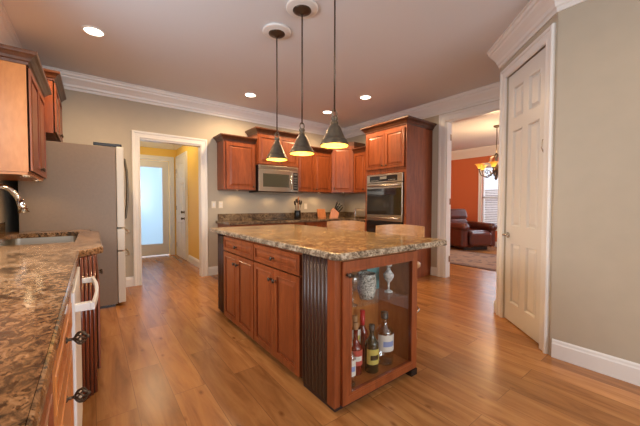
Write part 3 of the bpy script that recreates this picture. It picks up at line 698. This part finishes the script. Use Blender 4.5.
for (p, q) in zip(hp, hp[1:]):
    a = [mb.v((p[0], p[1] - .013, p[2] - .012)), mb.v((p[0], p[1] + .013, p[2] - .012)), mb.v((p[0], p[1] + .013, p[2])), mb.v((p[0], p[1] - .013, p[2]))]
    c = [mb.v((q[0], q[1] - .013, q[2] - .012)), mb.v((q[0], q[1] + .013, q[2] - .012)), mb.v((q[0], q[1] + .013, q[2])), mb.v((q[0], q[1] - .013, q[2]))]
    for i in range(4): mb.f([a[i], a[(i + 1) % 4], c[(i + 1) % 4], c[i]])
    if p is hp[0]: mb.f(a)
    if q is hp[-1]: mb.f(c)
mb.build('handle', M['appl'], t)
cabinet('base_cabinet', 'narrow cherry filler cabinet between dishwasher and fluted corner', None, FXp(LF, 2.04), .195, .60, 0, LZ - .041, [('door', .004, .19, .105, .865, [], .05)], kick=.09)
t = thing('sink_cabinet', (-.35, 3.2, 0), 'projecting cherry sink cabinet with a red-brown fluted corner by the fridge', 'cabinet')
MB().prism([(XL + .1, 2.262), (-.092, 2.262), (.008, 2.385), (.008, 3.80), (-.04, 3.85), (-.04, 4.17), (XL + .1, 4.17)], .0, .70).prism([(-.095, 2.265), (-.092, 2.262), (.008, 2.385), (.008, 3.80), (-.04, 3.85), (-.04, 4.17), (-.06, 4.17), (-.06, 2.31)], .70, LZ - .041).build('carcass', M['cherry'], t)
FC = frame((-.0885, 2.255, 0), (.123, -.10, 0)); mb = MB(FC); fluted(mb, .158, .0, LZ - .041, 5, .0, dep=.010); mb.build('fluted_corner', [M['flute_red'], M['flute']], t)
FSK = FXp(.0085, 2.44)
for a0, a1, k in ((.02, .63, .59), (.635, 1.26, .675)):
    mb = MB(FSK); raised_panel(mb, a0, a1, .10, .70, .001, .055); p = mb.build('door', M['cherry'], t); knob(FSK, k, .64, .021, p, False)
cabinet('base_cabinet', 'cherry base cabinet under the left counter beside the camera', None, FXp(LF, -.58), 1.355, .60, 0, LZ - .041, [('drawer_front', .004, .67, .735, .872, [], .035), ('drawer_front', .675, 1.35, .735, .872, [], .035), ('door', .004, .67, .105, .728, []), ('door', .675, 1.35, .105, .728, [])], kick=.09)

# wall cabinets at the left
cy_ = 3.14
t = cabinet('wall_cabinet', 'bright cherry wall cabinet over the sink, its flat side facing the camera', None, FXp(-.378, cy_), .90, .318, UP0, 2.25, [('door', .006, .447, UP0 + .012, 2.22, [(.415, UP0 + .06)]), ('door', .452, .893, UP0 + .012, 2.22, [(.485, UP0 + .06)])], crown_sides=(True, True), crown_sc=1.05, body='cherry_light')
MB().box(XL + .02, -.385, cy_ + .01, cy_ + .88, UP0 - .02, UP0 - .001).build('light_rail', M['cherry_light'], t)
cabinet('wall_cabinet', 'short cherry cabinet above the refrigerator', None, FXp(-.31, 4.215), .89, .385, 1.945, 2.50, [('door', .006, .442, 1.96, 2.47, [(.41, 2.0)]), ('door', .447, .883, 1.96, 2.47, [(.48, 2.0)])], crown_sides=(True, True), crown_sc=1.0)

# ---------------------------------------------------------------- refrigerator
t = thing('refrigerator', (-.15, 4.65, 0), 'tall refrigerator with grey-brown side and white doors beside the hall doorway', 'refrigerator')
fy0, fy1 = 4.20, 5.09
MB().box(-.585, .225, fy0, fy1, .03, 1.855, .004).build('body', M['fside'], t)
MB().box(-.50, .20, fy0 + .02, fy1 - .02, 0, .03).build('base_grille', M['black'], t)
FF = FXp(.229, fy0)
for nm, a0, a1, z0, z1 in (('door', 0, .442, .925, 1.865), ('door', .448, .89, .925, 1.865), ('drawer', 0, .89, .655, .912), ('freezer_drawer', 0, .89, .04, .642)):
    p = MB(FF).box(a0, a1, z0, z1, 0, .075, .008).build(nm, M['fdoor'], t)
    if nm == 'door':
        a = .395 if a0 == 0 else .495
        MB(FF).tube([(a, 1.0, .075), (a, 1.02, .115), (a, 1.2, .135), (a, 1.42, .142), (a, 1.62, .135), (a, 1.77, .115), (a, 1.79, .075)], .012).build('handle', M['pewter'], p)
    else:
        zz = z1 - .06
        MB(FF).tube([(.10, zz, .075), (.11, zz, .115), (.30, zz, .135), (.445, zz, .138), (.59, zz, .135), (.78, zz, .115), (.79, zz, .075)], .012).build('handle', M['steel'], p)
MB().box(.02, .285, fy0 + .004, fy0 + .07, 1.857, 1.895, .004).build('hinge_cover', M['black'], t)

# ================================================================ CEILING LIGHTS
def point(name, loc, power, color, r=.04, spot=None):
    d = bpy.data.lights.new(name, 'SPOT' if spot else 'POINT'); d.energy = power; d.color = color; d.shadow_soft_size = r
    if spot: d.spot_size = spot; d.spot_blend = .6
    o = bpy.data.objects.new(name, d); COL.objects.link(o); o.location = loc; return o
cans = [(.04, 3.71, 'recessed ceiling light nearest the fridge'), (1.97, 4.37, 'recessed ceiling light above the hall side of the back run'), (3.45, 3.36, 'recessed ceiling light in front of the oven tower'),
        (3.45, 4.32, 'recessed ceiling light behind the nearest pendant')]
hidden = [(.04, 1.6), (1.5, .3), (.6, -1.4)]
proto = thing('recessed_light', (cans[0][0], cans[0][1], CZ), cans[0][2], 'ceiling light', 'recessed lights in the kitchen ceiling')
MB().lathe([(.076, -.001), (.098, -.001), (.098, -.007), (.092, -.011), (.078, -.010), (.076, -.001)], seg=32).build('trim_ring', M['white'], proto, local=True)
MB().lathe([(0, -.004), (.078, -.004), (.078, -.0035), (0, -.0035)], seg=32).build('lens', M['can'], proto, local=True)
for i, (x, y, lab) in enumerate(cans):
    if i: dup(proto, (x, y, CZ), label=lab)
for x, y in [(c[0], c[1]) for c in cans] + hidden:
    point('can_lamp', (x, y, CZ - .05), 58 if y > 3 else 13, (1.0, .67, .36), .06, math.radians(172))

# pendants
pl_ = [(1.46, 2.62, 'farthest pendant'), (1.46, 2.178, 'middle pendant'), (1.455, 1.735, 'nearest pendant')]
pr = thing('pendant_light', (1.46, 2.62, 0), 'pewter bell pendant farthest from the camera, nearest the back wall', 'pendant light', 'pewter bell pendants over the island')
mb = MB(); mb.lathe([(.048, CZ - .001), (.135, CZ - .001), (.138, CZ - .012), (.126, CZ - .022), (.116, CZ - .016), (.108, CZ - .028), (.096, CZ - .020), (.086, CZ - .034), (.072, CZ - .022), (.05, CZ - .024)], seg=40)
mb.build('ceiling_medallion', M['white'], pr, local=True)
MB().lathe([(0, CZ - .002), (.078, CZ - .018), (.079, CZ - .032), (.066, CZ - .038), (.052, CZ - .046), (.03, CZ - .050), (.018, CZ - .058), (.008, CZ - .064), (0, CZ - .064)], seg=28).build('canopy', M['bronze'], pr, local=True)
MB().tube([(0, 0, CZ - .06), (0, 0, 1.895)], .0062, 8).build('rod', M['bronze'], pr, local=True)
mb = MB()
ring = [(0.022 * math.sin(2 * PI * k / 16), 0, 1.878 + .030 * math.cos(2 * PI * k / 16)) for k in range(17)]
mb.tube(ring, .005, 8); mb.box(-.028, .028, -.006, .006, 1.836, 1.850, .002)
mb.build('loop', M['pewter'], pr, local=True)
mb = MB(); SH = [(.010, 1.856), (.022, 1.854), (.026, 1.846), (.026, 1.836), (.021, 1.832), (.021, 1.822), (.027, 1.818), (.029, 1.812), (.029, 1.792), (.035, 1.789), (.042, 1.782), (.052, 1.762), (.065, 1.730), (.078, 1.700), (.088, 1.686), (.093, 1.684), (.093, 1.674), (.101, 1.664), (.107, 1.652), (.109, 1.640)]
mb.lathe(SH, seg=40)
mb.build('shade', M['pewter'], pr, local=True)
MB().lathe([(.030, 1.785), (.046, 1.762), (.060, 1.728), (.073, 1.698), (.083, 1.682), (.090, 1.670), (.099, 1.658), (.103, 1.649), (.1075, 1.6395), (.1025, 1.6395)], seg=40).build('shade_lining', M['shade_in'], pr, local=True)
mb = MB(); mb.ball((0, 0, 1.695), .026, rz=.032); mb.build('bulb', M['bulb'], pr, local=True)
dup(pr, (1.46, 2.178, 0), label='pewter bell pendant hanging in the middle of the three')
dup(pr, (1.455, 1.735, 0), label='largest-looking pewter bell pendant, nearest the camera over the island')
for x, y, _ in pl_: point('pendant_lamp', (x, y, 1.655), 6, (1.0, .66, .26), .035)

# under-cabinet pucks
puck = None
pk = [(1.98, 4.93, UP0, 'puck light under the cabinet left of the microwave'), (3.3, 4.93, UP0, 'left puck light under the two-door cabinet'), (3.72, 4.93, UP0, 'right puck light under the two-door cabinet'),
      (4.20, 4.72, UP0, 'puck light under the diagonal corner cabinet'), (4.42, 4.1, UP0, 'puck light under the narrow cabinet by the oven tower'),
      (-.41, 3.26, UP0 - .02, 'front puck light under the sink wall cabinet'), (-.41, 3.85, UP0 - .02, 'rear puck light under the sink wall cabinet')]
for i, (x, y, z, lab) in enumerate(pk):
    if puck is None:
        puck = thing('puck_light', (x, y, z), lab, 'light', 'small puck lights under the wall cabinets')
        MB().lathe([(.024, -.001), (.034, -.001), (.033, -.012), (.024, -.013), (.024, -.001)], seg=20).build('housing', M['nickel'], puck, local=True)
        MB().lathe([(0, -.010), (.0245, -.010), (.0245, -.009), (0, -.009)], seg=20).build('lens', M['puck'], puck, local=True)
    else: dup(puck, (x, y, z), label=lab)
    point('puck_lamp', (x, y, z - .03), 2.3, (1, .62, .30), .02, math.radians(160))
point('microwave_lamp', (2.67, 4.93, 1.39), 2.0, (1, .62, .3), .03, math.radians(160))

# ================================================================ SMALL THINGS ON THE BACK RUN
def plate(F, a, b, kind, name, label, w_=.072):
    t = thing(name, tuple(F @ Vector((a, b, 0))), label, 'outlet' if 'outlet' in name else 'switch')
    MB(F).box(a - w_ / 2, a + w_ / 2, b - .058, b + .058, .0005, .006, .002).build('cover_plate', M['plate'], t)
    n = 2 if w_ > .1 else 1
    for k in range(n):
        ax = a if n == 1 else a + (k - .5) * .046
        if kind == 'outlet':
            mb = MB(F)
            for s_ in (-.022, .022): mb.box(ax - .014, ax + .014, b + s_ - .012, b + s_ + .012, .006, .008, .001)
            mb.build('socket', M['white'], t)
        else: MB(F).box(ax - .015, ax + .015, b - .03, b + .03, .006, .009, .001).build('rocker', M['white'], t)
plate(FB, 1.635, 1.19, 'switch', 'switch_plate', 'single ivory switch plate next to the hall doorway casing')
plate(FB, 1.755, 1.19, 'outlet', 'outlet_plate', 'ivory outlet plate right of the single switch, above the backsplash end')
plate(FB, 3.52, 1.16, 'outlet', 'outlet_plate', 'ivory outlet plate on the back wall behind the utensil crock')
plate(frame((XL, 0, 0), (1, 0, 0)), 4.02, 1.17, 'outlet', 'outlet_plate', 'outlet plate on the left wall behind the faucet')

t = thing('utensil_crock', (3.20, 4.93, .92), 'black crock full of dark cooking utensils on the back worktop', 'utensil holder')
MB().lathe([(0, 0), (.055, 0), (.064, .02), (.066, .10), (.060, .15), (.064, .16), (.055, .16), (.052, .03), (0, .03)], (3.20, 4.93, .921), 20).build('crock', M['black'], t)
for k, (dx, dy, h, kind) in enumerate([(-.07, 0, .34, 0), (-.03, .03, .38, 1), (.01, -.02, .43, 2), (.05, .02, .36, 1), (.09, 0, .35, 0), (.02, .04, .39, 0)]):
    mb = MB(); a = Vector((3.20 + dx * .25, 4.93 + dy * .3, .96)); c = Vector((3.20 + dx, 4.93 + dy, .92 + h))
    mb.tube([a, a.lerp(c, .75)], .005, 6)
    mb.M = Matrix.Translation(a.lerp(c, .88)) @ (c - a).to_track_quat('Z', 'Y').to_matrix().to_4x4()
    if kind == 0: mb.ball((0, 0, 0), .032, .010, .045)
    elif kind == 1: mb.box(-.026, .026, -.003, .003, -.045, .045, .002)
    else: mb.ball((0, 0, 0), .026, .012, .040)
    mb.build('utensil', M['board'] if kind == 2 else M['bronze'], t)
t = thing('knife_block', (4.05, 4.85, .92), 'slanted wooden knife block with black-handled knives fanned out in the back corner', 'knife block')
Fk = Matrix.Translation((4.06, 4.86, .921)) @ Matrix.Rotation(-.5, 4, 'Z')
mb = MB(Fk)
pa = [(-.09, 0), (.08, 0), (.11, .10), (.0, .20), (-.05, .16)]
lo = [mb.v((p[0], -.05, p[1])) for p in pa]; hi = [mb.v((p[0], .05, p[1])) for p in pa]; mb.f(lo); mb.f(hi[::-1])
for i in range(5): mb.f([lo[i], lo[(i + 1) % 5], hi[(i + 1) % 5], hi[i]])
mb.build('block', M['board'], t)
for i in range(4):
    for j in range(3):
        mb = MB(Fk); x = .02 + .022 * i; z = .185 - .022 * i; y = -.033 + .033 * j; L_ = .13 + .02 * ((i + j) % 3)
        mb.tube([(x, y, z - .01), (x + L_ * (.45 + .1 * i), y * 1.4, z + L_ * (1.0 - .12 * i))], [.009, .011], 6)
        mb.build('knife', M['black'], t)
t = thing('cutting_board', (3.86, 5.03, .92), 'orange wooden cutting board leaning on the backsplash beside the knife block', 'board')
mb = MB(Matrix.Translation((3.86, 4.97, .921)) @ Matrix.Rotation(math.radians(-14), 4, 'X')); mb.box(-.12, .09, 0, .018, 0, .19, .006)
mb.build('panel', M['board'], t)
t = thing('toaster', (4.36, 4.30, .92), 'chrome and black two-slot toaster on the worktop by the oven tower', 'toaster', rz=.25)
mb = MB(); mb.box(-.085, .085, -.14, .13, .02, .19, .03); mb.build('body', M['steel'], t, local=True)
MB().box(-.09, .09, .118, .15, .015, .195, .012).build('end_cap', M['chrome'], t, local=True); MB().box(-.09, .09, -.155, -.13, .015, .195, .012).build('end_cap', M['chrome'], t, local=True)
mb = MB()
for x in (-.035, .035): mb.box(x - .014, x + .014, -.11, .10, .186, .192)
mb.build('slot', M['bronze'], t, local=True)
MB().box(-.02, .02, -.175, -.155, .12, .135, .003).build('lever', M['black'], t, local=True)
for x in (-.06, .06):
    for y in (-.11, .10): MB().lathe([(0, .001), (.012, .001), (.012, .02), (0, .02)], (x, y, 0), 10).build('foot', M['black'], t, local=True)

# ================================================================ BOTTLES AND GLASSES IN THE DISPLAY CABINET
def bglass(name, c, refl=.06): return pane(name, c, refl)
G = {'clear': bglass('clear_bottle_glass', (.93, .95, .95), .22), 'amber': mat('red_liquor', (.16, .012, .008), .06, spec=.8), 'dark': mat('dark_green_bottle', (.018, .022, .008), .06, spec=.8),
     'tan': mat('amber_liquor', (.30, .13, .035), .08, spec=.7), 'redcap': mat('red_foil', (.50, .015, .02), .3), 'label': mat('white_label', (.75, .72, .66), .5), 'ylabel': mat('yellow_label', (.60, .50, .12), .5),
     'cap': mat('dark_cap', (.05, .045, .04), .35), 'silver': mat('silver_cap', (.55, .54, .52), .3, .9), 'bluelabel': mat('blue_print', (.25, .33, .6), .5), 'cork': mat('cork', (.42, .22, .10), .7),
     'redprint': mat('red_print', (.5, .08, .06), .5), 'violet': mat('blue_violet_tin', (.12, .10, .35), .3), 'teal': mat('teal_card', (.10, .30, .32), .5), 'print': mat('mosaic_print', (.40, .40, .36), .25, noise=.95, nscale=110)}  # the teal is a reflected colour, painted on a block
def bottle(x, y, z, r, h, shoulder, neck, body, cap, lab_m, label, lab=(.25, .6), capc=.05, name='liquor_bottle'):
    t = thing(name, (x, y, z), label, 'bottle', 'liquor bottles behind the glass door')
    nr = r * neck
    prof = [(0, .001), (r * .9, .001), (r, .006), (r, h * shoulder), (r * .93, h * (shoulder + .04)), (r * .6, h * (shoulder + .10)), (nr, h * (shoulder + .17)), (nr, h * .93), (nr * 1.15, h * .935), (nr * 1.15, h * .95), (0, h * .95)]
    MB().lathe(prof, seg=24).build('glass', G[body], t, local=True)
    MB().lathe([(nr * 1.2, h * (1 - capc * 2.4)), (nr * 1.25, h), (0, h + .001)], seg=16).build('cap', G[cap], t, local=True)
    if lab_m:
        seg = 12; mb = MB(); rr = r + .0008
        for k in range(seg):
            a0 = -PI / 2 - 1.25 + 2.5 * k / seg - .35; a1 = a0 + 2.5 / seg
            for m_, b0, b1 in ((0, lab[0], lab[1]), (1, lab[0] + .3 * (lab[1] - lab[0]), lab[0] + .62 * (lab[1] - lab[0]))):
                if m_ and not 2 < k < 9: continue
                q = rr + .0006 * m_; mb.mi = m_
                mb.f([mb.v((q * math.cos(a0), q * math.sin(a0), h * b0)), mb.v((q * math.cos(a1), q * math.sin(a1), h * b0)), mb.v((q * math.cos(a1), q * math.sin(a1), h * b1)), mb.v((q * math.cos(a0), q * math.sin(a0), h * b1))])
        mb.build('paper_label', [G[lab_m[0]], G[lab_m[1]]], t, local=True)
    if body == 'clear':
        MB().lathe([(0, .008), (r * .88, .008), (r * .88, .014), (0, .014)], seg=20).build('thick_base', pane('bottle_base', (.75, .79, .78), .2), t, local=True)
    return t
SZ = .076
bottle(1.262, 1.345, SZ, .034, .28, .62, .38, 'clear', 'silver', ('label', 'bluelabel'), 'tall clear bottle with pale label, leftmost, half hidden by the door frame')
bottle(1.385, 1.425, SZ, .046, .335, .50, .33, 'amber', 'cork', ('redprint', 'label'), 'red liqueur bottle with a copper stopper left of the dark green bottle', (.2, .5))
bottle(1.455, 1.505, SZ, .040, .345, .60, .36, 'tan', 'cork', ('label', 'ylabel'), 'amber bottle with a cream label standing behind the dark green bottle', (.45, .75))
bottle(1.545, 1.52, SZ, .038, .36, .55, .40, 'amber', 'redcap', None, 'bottle with a tall bright red cap at the back of the bottom shelf', capc=.12)
bottle(1.488, 1.375, SZ, .046, .315, .60, .34, 'dark', 'cap', ('ylabel', 'dark'), 'dark green bottle with yellow labels in the middle front', (.20, .52))
bottle(1.645, 1.40, SZ, .064, .36, .62, .33, 'clear', 'cap', ('label', 'bluelabel'), 'large clear vodka bottle with a white label at the right', (.28, .60))
# upper shelf
t = thing('ice_bucket', (1.455, 1.395, .571), 'rounded glass ice bucket with mosaic print on the upper shelf', 'glassware')
MB().lathe([(0, .001), (.045, .001), (.05, .02), (.062, .06), (.066, .11), (.060, .15), (.062, .17), (.057, .17), (.061, .11), (.045, .02), (0, .018)], seg=28).build('bowl', G['print'], t, local=True)
t = thing('decanter', (1.685, 1.40, .571), 'crystal decanter with round stopper at the right of the upper shelf', 'decanter')
cr = mat('cut_crystal', (.75, .75, .73), .08, .0, .9, noise=.5, nscale=45)
MB().lathe([(0, .001), (.030, .001), (.030, .008), (.008, .02), (.008, .07), (.022, .085), (.036, .11), (.038, .13), (.022, .15), (.013, .165), (.013, .175)], seg=12, smooth=False).build('body', cr, t, local=True)
MB().ball((0, 0, .205), .027, seg=10, rings=6).build('stopper', cr, t, local=True)
t = thing('wine_glass', (1.285, 1.35, .571), 'stemmed wine glass at the left of the upper shelf', 'glass')
MB().lathe([(0, .001), (.032, .001), (.032, .003), (.004, .008), (.0035, .085), (.02, .10), (.038, .13), (.042, .165), (.038, .20), (.0365, .20), (.040, .165), (.036, .13), (0, .097)], seg=20).build('glass', pane('stemware', (.85, .87, .87), .18), t, local=True)
props(MB().box(1.30, 1.39, 1.47, 1.57, .572, .79, .003).build('gift_tin', G['violet']), 'blue-violet gift tin at the back left of the upper shelf', 'box')
props(MB().box(1.57, 1.70, 1.50, 1.57, .572, .84, .003).build('gift_box', G['teal']), 'teal gift box standing at the back of the upper shelf', 'box')  # added block, its teal imitates a reflection in the glass door

# ================================================================ BAR STOOLS
def make_stool(loc, rz, label):
    t = thing('bar_stool', loc, label, 'stool', 'bent-wood bar stools behind the island', rz)
    MB().lathe([(0, .62), (.18, .62), (.19, .63), (.19, .655), (.17, .668), (0, .668)], seg=28).build('seat', M['stoolwood'], t, local=True)
    for k in range(4):
        a = PI / 4 + k * PI / 2
        MB().tube([(.12 * math.cos(a), .12 * math.sin(a), .62), (.21 * math.cos(a), .21 * math.sin(a), .0)], [.016, .013], 8).build('leg', M['stoolwood'], t, local=True)
    MB().tube([(.18 * math.cos(2 * PI * k / 20), .18 * math.sin(2 * PI * k / 20), .22) for k in range(21)], .008, 8).build('foot_ring', M['nickel'], t, local=True)
    mb = MB(); n = 14; R_ = .30
    for k in range(n):   # curved crest rail on the +x side
        for (a0, a1) in ((-.85 + 1.7 * k / n, -.85 + 1.7 * (k + 1) / n),):
            def pt(a, r, z): return mb.v((r * math.cos(a) - .03, r * math.sin(a), z))
            drop = lambda a: -.012 * (abs(a) / .85) ** 2
            for q in (((R_, .86), (R_, .995)), ((R_ + .016, .995), (R_ + .016, .86)), ((R_, .995), (R_ + .016, .995)), ((R_ + .016, .86), (R_, .86))):
                mb.f([pt(a0, q[0][0], q[0][1] + drop(a0)), pt(a1, q[0][0], q[0][1] + drop(a1)), pt(a1, q[1][0], q[1][1] + drop(a1)), pt(a0, q[1][0], q[1][1] + drop(a0))])
            for e, a in ((0, -.85), (n - 1, .85)):
                if k == e: mb.f([pt(a, R_, .86 + drop(a)), pt(a, R_ + .016, .86 + drop(a)), pt(a, R_ + .016, .995 + drop(a)), pt(a, R_, .995 + drop(a))])
    mb.build('backrest', M['stoolwood'], t, local=True)
    for a in (-.6, 0, .6):
        MB().tube([(.16 * math.cos(a), .16 * math.sin(a), .655), ((R_ + .008) * math.cos(a) - .03, (R_ + .008) * math.sin(a), .90)], .009, 8).build('back_spindle', M['stoolwood'], t, local=True)
    return t
s1 = make_stool((2.31, 1.79, 0), math.radians(38), 'honey wood bar stool nearest the oven side corner, its curved back above the island')
dup(s1, (2.36, 2.64, 0), math.radians(40), 'farther bar stool, its back just showing above the island near the knife block')

# ================================================================ ROOM BEYOND: RECLINER, RUG, CHANDELIER
t = thing('recliner', (8.25, 4.15, 0), 'oxblood leather recliner armchair in the orange room', 'armchair', rz=math.radians(245))
def soft(mb, x0, x1, y0, y1, z0, z1, bev): return mb.box(x0, x1, y0, y1, z0, z1, bev)
MB().box(-.36, .36, -.32, .32, .0, .10).build('base', M['black'], t, local=True)
soft(MB(), -.42, .45, -.34, .34, .09, .32, .04).build('frame', M['leather'], t, local=True)
soft(MB(), -.35, .50, -.29, .29, .30, .50, .07).build('seat_cushion', M['leather'], t, local=True)
soft(MB(), .42, .56, -.29, .29, .12, .46, .06).build('footrest', M['leather'], t, local=True)
for s_ in (-1, 1):
    mb = MB(); mb.box(-.42, .48, s_ * .30, s_ * .46, .08, .58, .05)
    mb.lathe([(0, -.44), (.09, -.43), (.105, -.40), (.105, .46), (.09, .50), (0, .51)], (0, s_ * .38, .58), 16, 'x')
    mb.build('armrest', M['leather'], t, local=True)
mb = MB(Matrix.Translation((-.36, 0, .42)) @ Matrix.Rotation(math.radians(-16), 4, 'Y'))
mb.box(-.12, .12, -.33, .33, -.12, .34, .08); mb.box(-.13, .14, -.35, .35, .30, .62, .09)
mb.build('backrest', M['leather'], t, local=True)

t.scale = (1.1, 1.1, 1.05)
def rug_mat():
    m, nt, b = new_mat('patterned_rug'); N = nt.nodes.new; L = nt.links.new
    tc = N('ShaderNodeTexCoord'); v = N('ShaderNodeTexVoronoi'); v.inputs['Scale'].default_value = 5; L(tc.outputs['Object'], v.inputs['Vector'])
    n = N('ShaderNodeTexNoise'); n.inputs['Scale'].default_value = 14; L(tc.outputs['Object'], n.inputs['Vector'])
    ad = N('ShaderNodeMath'); ad.operation = 'ADD'; L(v.outputs['Distance'], ad.inputs[0]); L(n.outputs['Fac'], ad.inputs[1])
    r = N('ShaderNodeValToRGB'); e = r.color_ramp.elements; e[0].position = .6; e[0].color = (.20, .10, .075, 1); e[1].position = 1.1 if False else .95; e[1].color = (.30, .20, .15, 1); k = e.new(.78); k.color = (.14, .11, .10, 1)
    L(ad.outputs[0], r.inputs[0]); L(r.outputs[0], b.inputs['Base Color']); b.inputs['Roughness'].default_value = .95
    return m
t = thing('area_rug', (6.7, 2.9, 0), 'muted patterned area rug on the floor in front of the recliner', 'rug')
MB().box(5.9, 7.50, 1.2, 4.25, .001, .012).build('field', rug_mat(), t)
MB().sweep([(5.78, 1.08), (7.62, 1.08), (7.62, 4.37), (5.78, 4.37)], [(0, .001), (.12, .001), (.12, .0115), (0, .0115)], True).build('border', mat('rug_border', (.16, .09, .07), .95, noise=.4, nscale=40), t)

t = thing('chandelier', (6.9, 2.84, 0), 'bronze scroll-arm chandelier with glowing yellow bell shades in the orange room', 'chandelier')
MB().lathe([(0, CZ - .001), (.07, CZ - .001), (.06, CZ - .03), (.02, CZ - .05), (0, CZ - .05)], (6.9, 2.84, 0), 18).build('canopy', M['bronze'], t)
MB().tube([(6.9, 2.84, CZ - .04), (6.9, 2.84, 2.28)], .010, 8).build('chain', M['bronze'], t)
MB().lathe([(0, 2.32), (.02, 2.30), (.05, 2.25), (.03, 2.2), (.02, 2.1), (.05, 2.0), (.075, 1.93), (.05, 1.86), (.02, 1.80), (.03, 1.76), (0, 1.72)], (6.9, 2.84, 0), 18).build('column', M['bronze'], t)
amber = lucent('amber_shade_glass', (1.0, .74, .32), .05, .8)
for k in range(6):
    a = 2 * PI * k / 6 + .25; c, s_ = math.cos(a), math.sin(a)
    P = [(r, z) for r, z in ((.04, 1.92), (.12, 1.84), (.22, 1.80), (.30, 1.84), (.335, 1.92), (.335, 1.97))]
    ar = MB().tube([(6.9 + r * c, 2.84 + r * s_, z) for r, z in P], .010, 8).tube([(6.9 + r * c, 2.84 + r * s_, z) for r, z in ((.10, 1.85), (.13, 1.93), (.19, 1.95), (.22, 1.90), (.18, 1.87))], .007, 6).tube([(6.9 + r * c, 2.84 + r * s_, z) for r, z in ((.03, 2.25), (.12, 2.22), (.14, 2.13), (.09, 2.10))], .008, 6).ball((6.9 + .335 * c, 2.84 + .335 * s_, 1.965), .03, rz=.015).build('arm', M['bronze'], t)
    MB().lathe([(.022, 1.975), (.035, 1.99), (.05, 2.03), (.075, 2.065), (.095, 2.075), (.092, 2.079), (.072, 2.070), (.047, 2.034), (.03, 1.99)], (6.9 + .335 * c, 2.84 + .335 * s_, 0), 18).build('lamp_shade', amber, ar)
    MB().ball((6.9 + .335 * c, 2.84 + .335 * s_, 2.02), .018, rz=.024).build('bulb', M['bulb'], ar)
point('chandelier_lamp', (6.9, 2.84, 2.2), 45, (1, .62, .30), .15)
point('dining_lamp', (6.3, 4.6, 2.6), 40, (1, .70, .42), .15)
point('hall_lamp', (.9, 6.4, 2.5), 15, (1, .78, .45), .08)
